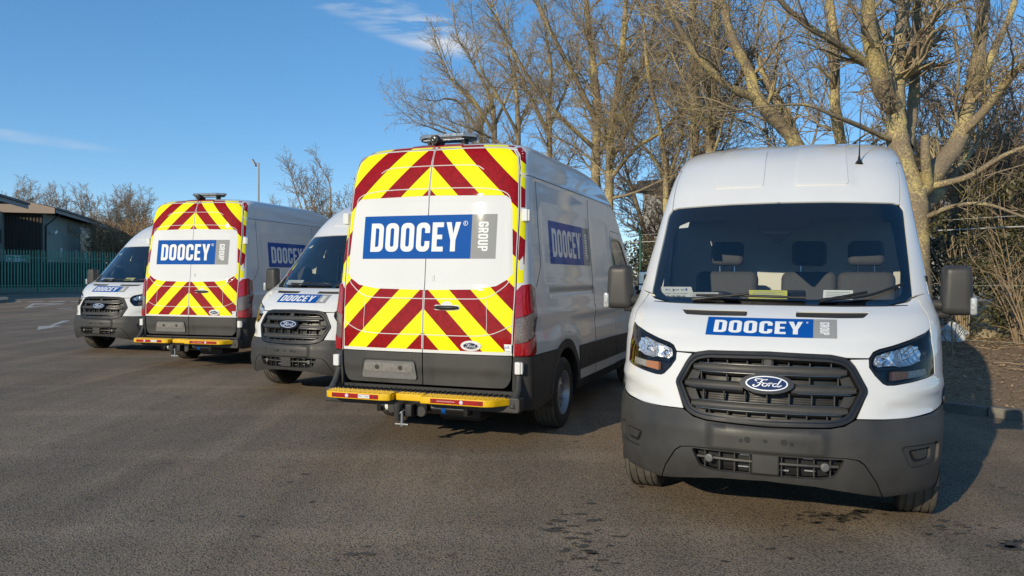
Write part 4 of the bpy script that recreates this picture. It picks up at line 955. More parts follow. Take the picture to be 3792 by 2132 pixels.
# ------------------------------------------------------------------ ground
def gz(x,y): return float(.37*sst(np.array(y,float),24.,44.))
def nodes_of(m):
    nt=m.node_tree; return nt.nodes.new,nt.links.new,nt.nodes['Principled BSDF']
def asphalt_mat():
    m=mat('asphalt',(.1,.1,.1),.86,spec=.35); N,L,b=nodes_of(m)
    tc=N('ShaderNodeTexCoord')
    def noise(sc,de=4,ro=.55,vec=None,dist=0):
        n=N('ShaderNodeTexNoise'); n.inputs['Scale'].default_value=sc; n.inputs['Detail'].default_value=de; n.inputs['Roughness'].default_value=ro; n.inputs['Distortion'].default_value=dist
        L(vec or tc.outputs['Object'],n.inputs['Vector']); return n.outputs[0]
    def mr(v,a,c,d,e):
        r=N('ShaderNodeMapRange'); L(v,r.inputs[0]); r.inputs[1].default_value=a; r.inputs[2].default_value=c; r.inputs[3].default_value=d; r.inputs[4].default_value=e; return r.outputs[0]
    def mul(a,c):
        r=N('ShaderNodeMath'); r.operation='MULTIPLY'; L(a,r.inputs[0])
        if hasattr(c,'is_linked') or not isinstance(c,(int,float)): L(c,r.inputs[1])
        else: r.inputs[1].default_value=c
        return r.outputs[0]
    vo=N('ShaderNodeTexVoronoi'); vo.inputs['Scale'].default_value=92; vo.inputs['Randomness'].default_value=1; L(tc.outputs['Object'],vo.inputs['Vector'])
    vd=vo.outputs['Distance']
    agg=mr(vd,.12,.78,1.42,.42)
    fine=mr(noise(160,2),.3,.7,.80,1.22)
    patch=mr(noise(.35,5,.6),.3,.7,.90,1.09)
    patch2=mr(noise(1.7,4,.6),.3,.7,.92,1.09)
    # sweeping tyre tracks
    mp=N('ShaderNodeMapping'); mp.inputs['Rotation'].default_value=(0,0,R(-62)); mp.inputs['Scale'].default_value=(1.0,.09,1); L(tc.outputs['Object'],mp.inputs['Vector'])
    tr=mr(noise(1.5,3,.5,mp.outputs[0],.25),.40,.64,.88,1.18)
    wv=N('ShaderNodeTexWave'); wv.wave_type='RINGS'; wv.inputs['Scale'].default_value=.16; wv.inputs['Distortion'].default_value=1.6; wv.inputs['Detail'].default_value=2; wv.inputs['Detail Scale'].default_value=.5
    mp2=N('ShaderNodeMapping'); mp2.inputs['Location'].default_value=(14,6,0); L(tc.outputs['Object'],mp2.inputs['Vector']); L(mp2.outputs[0],wv.inputs['Vector'])
    tr2=mr(wv.outputs['Fac'],.90,1.0,1.0,1.14)
    # oil and damp spots
    sp=noise(4.3,5,.66); spm=mr(noise(.40,2),.47,.58,0,1); sp2=mr(sp,.61,.67,0,1); spot=mr(mul(sp2,spm),0,1,1,.55)
    v=mul(mul(mul(mul(mul(mul(mul(agg,fine),patch),patch2),tr),tr2),spot),1.0)
    hs=N('ShaderNodeHueSaturation'); L(v,hs.inputs['Value'])
    cm=N('ShaderNodeMixRGB'); L(mr(noise(.5,3),.35,.65,0,1),cm.inputs[0]); cm.inputs[1].default_value=(.285,.208,.136,1); cm.inputs[2].default_value=(.250,.194,.138,1); L(cm.outputs[0],hs.inputs['Color'])
    # light grit specks
    v2=N('ShaderNodeTexVoronoi'); v2.inputs['Scale'].default_value=9; L(tc.outputs['Object'],v2.inputs['Vector'])
    gt=N('ShaderNodeMath'); gt.operation='LESS_THAN'; L(v2.outputs['Distance'],gt.inputs[0]); gt.inputs[1].default_value=.045
    gm=N('ShaderNodeMixRGB'); L(gt.outputs[0],gm.inputs[0]); L(hs.outputs[0],gm.inputs[1]); gm.inputs[2].default_value=(.34,.31,.27,1)
    L(gm.outputs[0],b.inputs['Base Color'])
    bp=N('ShaderNodeBump'); bp.inputs['Strength'].default_value=.55; bp.inputs['Distance'].default_value=.007; bp.invert=True; L(vd,bp.inputs['Height'])
    bp2=N('ShaderNodeBump'); bp2.inputs['Strength'].default_value=.25; bp2.inputs['Distance'].default_value=.004; L(noise(120,3),bp2.inputs['Height']); L(bp.outputs[0],bp2.inputs['Normal']); L(bp2.outputs[0],b.inputs['Normal'])
    return m
ASPH=asphalt_mat()
def grid_obj(name,xs,ys,zf,m):
    V=[(x,y,zf(x,y)) for y in ys for x in xs]; n=len(xs)
    F=[(j*n+i,j*n+i+1,(j+1)*n+i+1,(j+1)*n+i) for j in range(len(ys)-1) for i in range(n-1)]
    return mesh_obj(name,V,F,m,smooth=True)
kind(grid_obj('asphalt_ground',[-600,-200,-80,-40,-20,0,20,60,200,600],[-80,-10,0,10,20]+list(np.arange(22,48,2))+[60,100,300,1200],gz,ASPH),'structure')
def gpt(u,v,dz=0):
    "photo pixel -> point on the yard surface"
    r=pix_dir(u,v); t=5.
    for _ in range(60):
        p=Vector((0,0,CAM_H))+r*t; t+=(p.z-gz(p.x,p.y))/max(-r.z,.004)*.6
    p=Vector((0,0,CAM_H))+r*t; p.z=gz(p.x,p.y)+dz; return p
PAINT=mat('worn_road_paint',(.46,.42,.36),.8,var=(5,.28,6))
def marking(px,name='road_marking'):
    P=[gpt(u*.2072,980+v*.2072,.005) for u,v in px]; return P
RM=empty('road_markings'); kind(RM,'structure')
def mark(polys):
    for q in polys:
        P=[gpt(u*.2072,980+v*.2072,.006) for u,v in q]; mesh_obj('painted_mark',P,[tuple(range(len(P)))],PAINT,RM)
mark([[(440,780),(575,694),(625,705),(545,758)],[(575,694),(1170,694),(1090,710),(620,712)],[(440,780),(560,750),(960,712),(1110,700)],
 [(672,1170),(685,1102),(870,1096),(1120,1000),(1260,1000),(960,1092),(1125,1094)],
 [(235,653),(380,650),(390,660),(240,664)],[(530,656),(790,652),(770,662),(440,670)],[(925,658),(1180,652),(1150,664),(835,672)],[(1290,658),(1400,655),(1400,666),(1240,670)],
 [(0,592),(1300,594),(1300,598),(0,596)],[(1000,786),(1290,766),(1290,772),(1060,788),(1290,800),(1290,806)]])
WETM=mat('damp_tarmac',(.075,.064,.052),.6,var=(30,.35))
q=MB();rg=random.Random(3)
def spot(u,v,r):
    c=gpt(u*1.4726,v*1.4726,.004); n=14; ph=[rg.uniform(0,6.28) for _ in range(3)]; e=rg.uniform(1.0,2.2)
    P=[(c.x+r*e*math.cos(t)*(1+.35*math.sin(3*t+ph[0])+.25*math.sin(5*t+ph[1])+rg.uniform(-.2,.2)),c.y+r*math.sin(t)*(1+.35*math.sin(2*t+ph[2])+rg.uniform(-.25,.25)),c.z) for t in np.arange(n)*2*math.pi/n]
    q.add([tuple(c)]+P,[(0,1+i,1+(i+1)%n) for i in range(n)])
for u0,v0,su,sv,n,r in ((1440,1330,60,50,22,.020),(1470,1400,70,40,16,.018),(2080,1302,70,12,18,.020),(2170,1288,40,10,10,.022),(2400,1330,90,18,12,.016),(2540,1370,40,16,9,.028),(1620,1215,60,10,7,.012),(1960,1370,200,40,10,.012),(880,1400,60,30,6,.02),(1150,1062,20,4,3,.03),(600,1250,200,80,7,.014)):
    for _ in range(n): spot(rg.gauss(u0,su*.6),rg.gauss(v0,sv*.6),r*rg.uniform(.4,1.5))
kind(tag(q.build('damp_spots',WETM),'small dark damp spots on the tarmac in front of the nearest van','damp spots'),'stuff')
# ------------------------------------------------------------------ kerb and planted bank on the right
K0=Vector((4.96,9.2,0)); KD=Vector((-.625,.7806,0)).normalized(); KN=Vector((KD.y,-KD.x,0))   # KN points to the planting
def kp(s,t,z=0): p=K0+KD*s+KN*t; return Vector((p.x,p.y,z))
KERB=mat('concrete_kerb',(.19,.175,.15),.85,var=(7,.3,6),bump=(70,.4,.004))
kb=empty('kerb'); kind(kb,'structure')
kr=Matrix.Rotation(math.atan2(KD.y,KD.x),4,'Z')
km=bpy.data.meshes.new('kerb_stone'); bm=bmesh.new(); bmesh.ops.create_cube(bm,size=1)
for v in bm.verts: v.co=Vector((v.co.x*.905,v.co.y*.13,v.co.z*.25))
bmesh.ops.bevel(bm,geom=bm.edges[:],offset=.014,segments=2,affect='EDGES'); bm.to_mesh(km); bm.free(); km.materials.append(KERB)
for i in range(-8,40):
    o=bpy.data.objects.new('kerb_stone',km); COL.objects.link(o); o.parent=kb
    p=kp(i*.915,.065+random.uniform(-.006,.006),-.025+random.uniform(-.006,.006)); o.matrix_local=Matrix.Translation(p)@kr@Matrix.Rotation(random.uniform(-.01,.01),4,'Z')
def soil_mat():
    m=mat('soil_and_bark',(.1,.08,.06),.95); N,L,b=nodes_of(m); tc=N('ShaderNodeTexCoord')
    n1=N('ShaderNodeTexNoise'); n1.inputs['Scale'].default_value=26; n1.inputs['Detail'].default_value=8; n1.inputs['Roughness'].default_value=.7; L(tc.outputs['Object'],n1.inputs['Vector'])
    cr=N('ShaderNodeValToRGB'); L(n1.outputs[0],cr.inputs[0]); e=cr.color_ramp.elements; e[0].position=.32; e[0].color=(.09,.062,.038,1); e[1].position=.72; e[1].color=(.52,.36,.205,1)
    k=cr.color_ramp.elements.new(.52); k.color=(.29,.195,.115,1)
    L(cr.outputs[0],b.inputs['Base Color']); bp=N('ShaderNodeBump'); bp.inputs['Strength'].default_value=.9; bp.inputs['Distance'].default_value=.03; L(n1.outputs[0],bp.inputs['Height']); L(bp.outputs[0],b.inputs['Normal'])
    return m
def bank_z(t): return .07+.40*float(sst(np.array(t,float),.2,4.6))+.06*float(sst(np.array(t,float),4.6,12))
ss=np.concatenate([np.arange(-16,14,.16),np.arange(14,60,1.5)]);ts=np.concatenate([np.arange(.13,5.2,.16),np.arange(5.4,40,2.)])
V_=[];F_=[]
for j,t in enumerate(ts):
    for i,s in enumerate(ss):
        dz=(.018*math.sin(s*3.1+t*1.7)+.014*math.sin(s*7.3-t*5.1)+random.uniform(-.012,.012))*min(1,(t-.12)*2)
        V_.append(kp(s,t,bank_z(t)+dz))
n=len(ss); F_=[(j*n+i,j*n+i+1,(j+1)*n+i+1,(j+1)*n+i)[::-1] for j in range(len(ts)-1) for i in range(n-1)]
kind(mesh_obj('planting_bank',V_,F_,soil_mat(),smooth=True),'structure')
# leaf litter and twigs on the bank
LEAFB=mat('dead_leaf',(.42,.27,.14),.9,var=(6,.55)); STICK=mat('dead_stick',(.36,.27,.17),.9,var=(5,.3))
q=MB()
for _ in range(8000):
    s=random.uniform(-6,5);t=5.5*random.random()**.6+.1; c=kp(s,t,bank_z(t)+.022+random.uniform(0,.02)); l=random.uniform(.012,.038);a=random.uniform(0,6.28)
    u=Vector((math.cos(a),math.sin(a),random.uniform(-.5,.5)))*l; v=Vector((-math.sin(a),math.cos(a),random.uniform(-.4,.4)))*l*random.uniform(.3,.7)
    q.add([c-u,c-v,c+u,c+v],[(0,1,2,3)])
kind(tag(q.build('leaf_litter',LEAFB),'brown dead leaves scattered over the soil bank behind the kerb','leaf litter'),'stuff')
q=MB()
for _ in range(140):
    s=random.uniform(-5,4);t=random.uniform(.5,5); c=kp(s,t,bank_z(t)+.03); a=random.uniform(0,6.28);l=random.uniform(.08,.35); d=Vector((math.cos(a),math.sin(a),.05))*l
    q.tube([c-d,c+Vector((0,0,.015)),c+d],[.006,.005,.003],4)
kind(tag(q.build('fallen_sticks',STICK),'thin fallen sticks lying on the soil bank','sticks'),'stuff')
def blob(name,c,sx,sy,sz,m,seed,amp=.25,sub=3):
    rg=random.Random(seed); bm=bmesh.new(); bmesh.ops.create_icosphere(bm,subdivisions=sub,radius=1)
    from mathutils import noise as mn
    for v in bm.verts:
        k=1+amp*mn.noise(v.co*1.7+Vector((seed,0,0)))+amp*.6*mn.noise(v.co*4.1+Vector((0,seed,0)))
        v.co=Vector((v.co.x*sx*k,v.co.y*sy*k,max(v.co.z,-.45)*sz*k))
    me=bpy.data.meshes.new(name); bm.to_mesh(me); bm.free(); me.materials.append(m); o=bpy.data.objects.new(name,me); COL.objects.link(o); o.location=c; return o
BAG=mat('white_plastic_bag',(.62,.64,.64),.35,var=(12,.2))
def on_bank(u,v):
    r=pix_dir(u,v); t=8.
    for _ in range(400):
        p=Vector((0,0,CAM_H))+r*t; w_=(p-K0); tt=w_.x*KN.x+w_.y*KN.y
        if tt>.1 and p.z<=bank_z(tt): break
        t+=.04
    return p
p=on_bank(3520,1262); tag(blob('plastic_bag',p+Vector((0,0,.07)),.27,.2,.2,BAG,3,.55),'crumpled white plastic bag lying at the foot of the mesh fence','plastic bag')
p=on_bank(3660,1255); tag(blob('stone',p+Vector((0,0,.04)),.2,.16,.13,mat('pale_stone',(.36,.29,.18),.9,var=(9,.25)),9,.3),'pale rounded stone beside the white bag by the mesh fence','stone')
# ------------------------------------------------------------------ chain-link fence
GREENP=mat('green_fence_paint',(.018,.085,.055),.5,var=(8,.2)); WIRE=mat('green_coated_wire',(.34,.40,.31),.5); GALV=mat('bright_line_wire',(.50,.50,.48),.5)
cf=empty('mesh_fence',kp(2.28,4.5,.45)); tag(cf,'green chain-link fence with round posts along the planted bank','fence')
def cfp(s,z): return kp(s,4.5,z)-Vector(cf.location)
for k in range(-3,8):
    s=2.28+3.235*k; MB().cyl(cfp(s,.2),cfp(s,2.45),.036,10).tube([cfp(s,2.45),cfp(s,2.62)-KN*.06],.034,8).build('fence_post',GREENP,cf,auto=50)
q=MB();sp=.062;zb,zt=.47,2.32;nz=int((zt-zb)/sp)
for i in range(int((12+7)/(sp*2))):
    s0=-7+i*sp*2
    pts=[]
    for j in range(nz+1): pts.append(cfp(s0+(sp if (j%2) else -sp)*.97,zb+j*sp)+KN*(.003 if j%2 else -.003))
    q.tube(pts,.0032,3,False)
kind(q.build('wire_mesh',WIRE,cf),'stuff')
for z,r,m_ in((2.33,.010,GALV),(1.4,.003,WIRE),(.5,.003,WIRE),(2.50,.004,GALV)):
    MB().tube([cfp(s,z+.008*math.sin(s*2)) for s in np.arange(-8,20,.5)],r,5).build('line_wire',m_,cf)
# ------------------------------------------------------------------ trees
def bark_mat(name,base_,lich,amt):
    m=mat(name,base_,.92); N,L,b=nodes_of(m); tc=N('ShaderNodeTexCoord')
    n1=N('ShaderNodeTexNoise'); n1.inputs['Scale'].default_value=30; n1.inputs['Detail'].default_value=7; n1.inputs['Roughness'].default_value=.72; L(tc.outputs['Object'],n1.inputs['Vector'])
    n2=N('ShaderNodeTexNoise'); n2.inputs['Scale'].default_value=1.3; L(tc.outputs['Object'],n2.inputs['Vector'])
    ad=N('ShaderNodeMath'); L(n1.outputs[0],ad.inputs[0]); L(n2.outputs[0],ad.inputs[1])
    r=N('ShaderNodeMapRange'); L(ad.outputs[0],r.inputs[0]); r.inputs[1].default_value=1.08-amt; r.inputs[2].default_value=1.20-amt
    n3=N('ShaderNodeTexNoise'); n3.inputs['Scale'].default_value=45; n3.inputs['Detail'].default_value=4; L(tc.outputs['Object'],n3.inputs['Vector'])
    r3=N('ShaderNodeMapRange'); L(n3.outputs[0],r3.inputs[0]); r3.inputs[1].default_value=.3; r3.inputs[2].default_value=.7; r3.inputs[3].default_value=.6; r3.inputs[4].default_value=1.35
    mx=N('ShaderNodeMixRGB'); L(r.outputs[0],mx.inputs[0]); mx.inputs[1].default_value=(*base_,1); mx.inputs[2].default_value=(*lich,1)
    hs=N('ShaderNodeHueSaturation'); L(mx.outputs[0],hs.inputs['Color']); L(r3.outputs[0],hs.inputs['Value']); L(hs.outputs[0],b.inputs['Base Color'])
    bp=N('ShaderNodeBump'); bp.inputs['Strength'].default_value=.6; bp.inputs['Distance'].default_value=.012; L(n1.outputs[0],bp.inputs['Height']); L(bp.outputs[0],b.inputs['Normal'])
    return m
BARK=bark_mat('lichen_bark',(.25,.195,.13),(.55,.44,.19),.06)
BRANCH=bark_mat('branch_bark',(.32,.25,.165),(.50,.40,.18),.03)
TWIG=mat('twig_bark',(.28,.215,.15),.9,var=(3,.35)); FARTW=mat('far_twig_bark',(.30,.235,.175),.9,var=(.6,.3)); RUST=mat('rusty_twigs',(.36,.235,.125),.9,var=(.8,.3))
class Tree:
    def __init__(s,seed): s.rg=random.Random(seed); s.np=np.random.default_rng(seed); s.T=([],[],0); s.tv=[];s.tf=[];s.cv=[];s.cf=[]
    def tube(s,P,r,n,crown):
        V=s.cv if crown else s.tv;F=s.cf if crown else s.tf
        P=np.asarray(P,float);m=len(P);d=np.gradient(P,axis=0);d/=np.linalg.norm(d,axis=1,keepdims=True)+1e-9
        ref=np.array([0,0,1.]) if abs(d[0,2])<.9 else np.array([1.,0,0])
        u=np.cross(d,ref);u/=np.linalg.norm(u,axis=1,keepdims=True)+1e-9;v=np.cross(d,u)
        t=np.arange(n)*2*np.pi/n
        ring=P[:,None,:]+np.asarray(r)[:,None,None]*(np.cos(t)[None,:,None]*u[:,None,:]+np.sin(t)[None,:,None]*v[:,None,:])
        k=sum(len(a) for a in V) if False else s.cnt[crown]
        V.append(ring.reshape(-1,3)); s.cnt[crown]+=m*n
        i=np.arange(m-1)[:,None];j=np.arange(n)[None,:];a=k+i*n+j;b=k+i*n+(j+1)%n
        F.append(np.stack([a,b,b+n,a+n],-1).reshape(-1,4))
    cnt=None
    def limb(s,pts,r0,r1,lv=0,dens=1.,len_=2.2,tropism=.25,sides=9,start=.25):
        "main limb through given points with side branches"
        dens=dens*s.ld;P=np.array(crv([tuple(p) for p in pts],5));m=len(P);r=np.linspace(r0,r1,m)*(1+.06*s.np.standard_normal(m))
        s.tube(P,r,sides,False)
        d=np.diff(P,axis=0);L=np.concatenate([[0],np.cumsum(np.linalg.norm(d,axis=1))]);tot=L[-1]
        x=tot*start
        while x<tot:
            i=min(np.searchsorted(L,x),m-1);t=x/tot
            s.branch(P[i],d[min(i,m-2)]/np.linalg.norm(d[min(i,m-2)]),len_*(.55+.75*s.rg.random())*(1.1-.45*t),max(r[i]*s.rg.uniform(.18,.40),.009),1,tropism)
            x+=s.rg.uniform(.13,.36)/dens
        # leader
        s.branch(P[-1],d[-1]/np.linalg.norm(d[-1]),len_*1.3,r[-1]*.95,1,tropism,ang=.15)
    def branch(s,p,pd,L,r,lv,trop,ang=None):
        rg=s.rg
        a=rg.uniform(.55,1.15) if ang is None else ang
        ax=s.np.standard_normal(3);ax-=pd*(ax@pd);ax/=np.linalg.norm(ax)+1e-9
        d=pd*math.cos(a)+ax*math.sin(a);d=d+np.array([0,0,trop*.5]);d/=np.linalg.norm(d)
        n=max(3,int(L/(.22 if lv<3 else .12)));n=min(n,9);P=[p];q=p;st=L/n;D=[d]
        for i in range(n):
            d=d+s.np.standard_normal(3)*(.13 if lv<2 else .2)+np.array([0,0,trop*.16]);d/=np.linalg.norm(d);q=q+d*st;P.append(q);D.append(d)
        rr=np.linspace(r,max(r*.35,s.tw),n+1)
        s.tube(P,rr,5 if lv==1 else 3,True)
        if lv>=s.maxlv: return
        sp={1:.128,2:.072,3:.085}[lv]/s.dens;x=sp*rg.uniform(.5,1.5)
        while x<L:
            i=min(int(x/st),n-1);f=x/st-i;pp=P[i]*(1-f)+P[i+1]*f;t=x/L
            s.branch(pp,D[i+1],max(.10,L*rg.uniform(.28,.55)*(1.15-.6*t)),max(rr[i]*rg.uniform(.4,.62),s.tw),lv+1,trop)
            x+=sp*rg.uniform(.6,1.5)
    def build(s,loc,name,label,bark,tw,group=None,cat='tree'):
        o=empty(name,loc); off=np.array(loc)
        for nm,V,F,m in(('trunk',s.tv,s.tf,bark),('crown',s.cv,s.cf,tw)):
            if not V: continue
            V=np.concatenate(V)-off;F=np.concatenate(F); me=bpy.data.meshes.new(nm)
            me.vertices.add(len(V));me.vertices.foreach_set('co',V.astype('f').ravel());me.loops.add(len(F)*4);me.loops.foreach_set('vertex_index',F.astype('i').ravel());me.polygons.add(len(F));me.polygons.foreach_set('loop_start',(np.arange(len(F))*4).astype('i'));me.polygons.foreach_set('loop_total',np.full(len(F),4,'i'))
            me.update(calc_edges=True); me.validate(); me.polygons.foreach_set('use_smooth',[True]*len(me.polygons)); me.materials.append(m); link(bpy.data.objects.new(nm,me),o)
        tag(o,label,cat,group); s.n=sum(len(f) for f in s.tf)+sum(len(f) for f in s.cf); return o
def tree(seed,tw=.0034,maxlv=3,dens=1.):
    t=Tree(seed); t.ld=1.; t.cnt={True:0,False:0}; t.tw=tw; t.maxlv=maxlv; t.dens=dens; return t
ZS=lambda x,y,d:at(2500+.6215*x,.6215*y,d)
def gnd(u,d):   # foot of a trunk on the bank
    p=at(u,1100,d); w_=p-K0; p.z=bank_z(max(.2,w_.x*KN.x+w_.y*KN.y))-.05; return p
GRP='bare winter trees along the bank'
# right-hand big tree
t=tree(11,dens=.9); t.ld=.62; f=gnd(3395,13.0)
t.limb([f,ZS(1425,1290,13.0),ZS(1395,1120,13.0),ZS(1345,940,13.0),ZS(1322,800,13.0),ZS(1312,640,13.0)],.235,.155,start=.97,sides=14)
t.limb([ZS(1312,660,13.0),ZS(1232,520,12.8),ZS(1185,350,12.6),ZS(1155,180,12.4),ZS(1150,0,12.2),ZS(1120,-260,11.9),ZS(1090,-500,11.7)],.145,.08,len_=2.0,sides=12)
t.limb([ZS(1322,660,13.0),ZS(1325,400,13.2),ZS(1345,180,13.4),ZS(1372,0,13.5),ZS(1400,-250,13.6),ZS(1410,-500,13.6)],.125,.07,len_=2.0,sides=12)
t.limb([ZS(1385,880,13.2),ZS(1420,600,13.8),ZS(1436,300,14.2),ZS(1440,0,14.5),ZS(1430,-300,14.8)],.10,.06,len_=1.8,sides=10)
t.limb([ZS(1410,1170,13.0),ZS(1560,1010,13.2),ZS(1680,850,13.5),ZS(1742,650,13.7),ZS(1792,400,13.8),ZS(1832,150,13.9),ZS(1860,-200,13.9)],.185,.075,len_=2.0,sides=12)
t.limb([ZS(1700,800,13.5),ZS(1850,650,13.2),ZS(2000,450,12.8),ZS(2100,370,12.5),ZS(2300,200,12.2)],.085,.04,len_=1.8,sides=8)
t.limb([ZS(1745,640,13.7),ZS(1900,300,14.1),ZS(2010,50,14.4),ZS(2060,-200,14.6)],.075,.04,len_=1.8,sides=8)
t.limb([ZS(1530,1110,13.0),ZS(1750,1050,12.6),ZS(1950,930,12.2),ZS(2150,850,11.9)],.06,.025,len_=1.4,sides=8)
t.limb([ZS(1430,1290,13.0),ZS(1560,1160,13.6),ZS(1640,1060,14.3),ZS(1760,900,15.0)],.12,.06,len_=1.6,sides=8)
t.limb([ZS(1480,1300,12.9),ZS(1650,1230,12.6),ZS(1850,1215,12.3),ZS(2100,1300,12.0)],.045,.018,len_=1.2,sides=7)
t.limb([ZS(1150,385,12.7),ZS(950,250,12.2),ZS(800,160,11.9),ZS(650,30,11.6),ZS(560,-120,11.4)],.062,.03,len_=1.8,sides=8)
t.limb([ZS(1275,830,12.9),ZS(1100,750,12.5),ZS(950,690,12.2),ZS(780,625,12.0),ZS(570,630,11.8)],.045,.015,len_=1.3,sides=7)
T1=t.build(f,'tree','thick lichen-covered tree with several stems behind the nearest van, at the right',BARK,BRANCH,GRP)
P_=np.array(crv([tuple(ZS(1505,1095,12.95)),tuple(ZS(1492,950,12.75)),tuple(ZS(1488,805,12.7))],4))-np.array(f)
MB().tube(P_,np.linspace(.085,.062,len(P_)),12).build('sawn_stub',BARK,T1,auto=50)
tot=t.n
# leaning tree left of it
t=tree(12,dens=.9); t.ld=.5; f=gnd(2975,15.6)
t.limb([f,ZS(760,1050,15.6),ZS(725,870,15.6),ZS(590,700,15.5),ZS(485,580,15.4),ZS(442,430,15.4),ZS(352,250,15.3),ZS(290,50,15.2),ZS(240,-200,15.1)],.17,.065,len_=2.2,sides=12,start=.35)
t.limb([ZS(490,590,15.4),ZS(320,515,15.1),ZS(130,330,14.8),ZS(0,120,14.5),ZS(-80,-60,14.3)],.085,.04,len_=2.0,sides=9)
t.limb([ZS(735,880,15.6),ZS(690,740,15.8),ZS(620,600,16.0),ZS(520,430,16.2),ZS(490,330,16.3),ZS(380,300,16.4),ZS(250,230,16.5)],.085,.03,len_=1.9,sides=9)
t.build(f,'tree','leaning lichen-covered tree forking low, above the left of the nearest van roof',BARK,BRANCH,GRP); tot+=t.n
def pole_tree(seed,pts,r0,r1,label,u0,d,len_=2.0,dens=1.,extra=()):
    global tot
    t=tree(seed,dens=dens); f=gnd(u0,d); t.limb([f]+pts,r0,r1,len_=len_*1.25,sides=10,start=.40,dens=.80)
    for p,a,b in extra: t.limb(p,a,b,len_=len_*.95,sides=8,dens=1.2)
    t.build(f,'tree',label,BARK,BRANCH,GRP); tot+=t.n
pole_tree(13,[ZS(1000,1000,15.1),ZS(990,870,15.1),ZS(955,650,15.1),ZS(950,400,15.1),ZS(945,200,15.1),ZS(920,0,15.1),ZS(900,-300,15.1)],.115,.07,'straight single-stem tree above the middle of the nearest van roof',3130,15.1,1.9)
pole_tree(14,[ZS(212,960,17.3),ZS(220,600,17.3),ZS(235,300,17.3),ZS(245,0,17.3),ZS(250,-300,17.3)],.12,.075,'right one of two upright trunks standing close together behind the vans',2628,17.3,2.2)
pole_tree(15,[ZS(115,960,17.9),ZS(115,600,17.9),ZS(110,300,17.9),ZS(100,0,17.9),ZS(95,-300,17.9)],.11,.07,'left one of two upright trunks standing close together behind the vans',2570,17.9,2.2)
ZL=lambda x,y,d:at(1300+.5525*x,.5525*y,d)
pole_tree(16,[ZL(1640,1170,19.9),ZL(1645,900,19.9),ZL(1650,700,19.9),ZL(1620,400,19.8),ZL(1590,150,19.7),ZL(1560,-150,19.6)],.13,.06,'tree with paired stems rising behind the middle van roof, left stem',2209,19.9,1.7,1.1,
 [([ZL(1645,820,19.9),ZL(1520,560,19.5),ZL(1400,330,19.2),ZL(1290,100,19.0),ZL(1200,-150,18.8)],.07,.03),([ZL(1640,1000,19.9),ZL(1420,800,19.4),ZL(1240,600,19.0),ZL(1080,330,18.7),ZL(960,100,18.5)],.06,.025)])
pole_tree(17,[ZL(1730,1290,19.3),ZL(1742,850,19.3),ZL(1785,600,19.3),ZL(1830,200,19.3),ZL(1850,-100,19.3)],.12,.06,'tree with paired stems rising behind the middle van roof, right stem',2258,19.3,1.9,1.0,
 [([ZL(1742,900,19.3),ZL(1900,560,19.8),ZL(2020,250,20.2),ZL(2050,-50,20.4)],.06,.03),([ZL(1735,1200,19.3),ZL(1900,1000,19.0),ZL(2080,880,18.8),ZL(2260,700,18.6)],.06,.02),([ZL(1738,1330,19.3),ZL(1900,1290,18.9),ZL(2100,1200,18.6),ZL(2300,1120,18.3)],.04,.012),([ZL(1738,1080,19.3),ZL(1850,880,19.6),ZL(2000,640,19.9),ZL(2120,430,20.2)],.05,.02)])
pole_tree(18,[ZL(2110,1250,18.6),ZL(2090,1000,18.6),ZL(2050,760,18.5),ZL(1990,480,18.4),ZL(1960,150,18.3)],.075,.035,'slim forked tree in the gap between the middle and the nearest van',2470,18.6,2.2,1.0,[([ZL(2110,1230,18.6),ZL(2200,980,18.9),ZL(2240,640,19.1),ZL(2230,300,19.2)],.05,.02),([ZL(2105,1180,18.6),ZL(1980,1000,18.2),ZL(1880,900,18.0),ZL(1790,700,17.8)],.035,.012)])
for sd,(x0,d) in enumerate(((1330,21.5),(1120,23.0),(960,24.5),(870,26.5))):
    base_y=1000
    px=[ZL(x0,base_y,d),ZL(x0-5,750,d),ZL(x0+10-30*sd,480+60*sd,d),ZL(x0-20-50*sd,250+110*sd,d)]
    ex=[([ZL(x0,900,d),ZL(x0-130,640+20*sd,d-.5),ZL(x0-230,420+80*sd,d-.8),ZL(x0-270,250+140*sd,d-1)],.05,.02),([ZL(x0,850,d),ZL(x0+110,600,d+.6),ZL(x0+190,380+50*sd,d+.9)],.05,.022)]
    if sd>=1: ex.append(([ZL(x0,1050,d),ZL(x0-170,930,d),ZL(x0-320,860,d-.5),ZL(x0-440,820,d-.8)],.045,.015))
    pole_tree(20+sd,px,.10,.04,['slim many-branched tree rising directly behind the light bar of the middle van','fine-twigged tree left of the light bar, arching to the left','low spreading twiggy tree at the left edge of the big tree group','farthest pale twiggy tree behind the left rear corner of the middle van'][sd],int(1300+.5525*x0),d,1.35,1.1,ex)

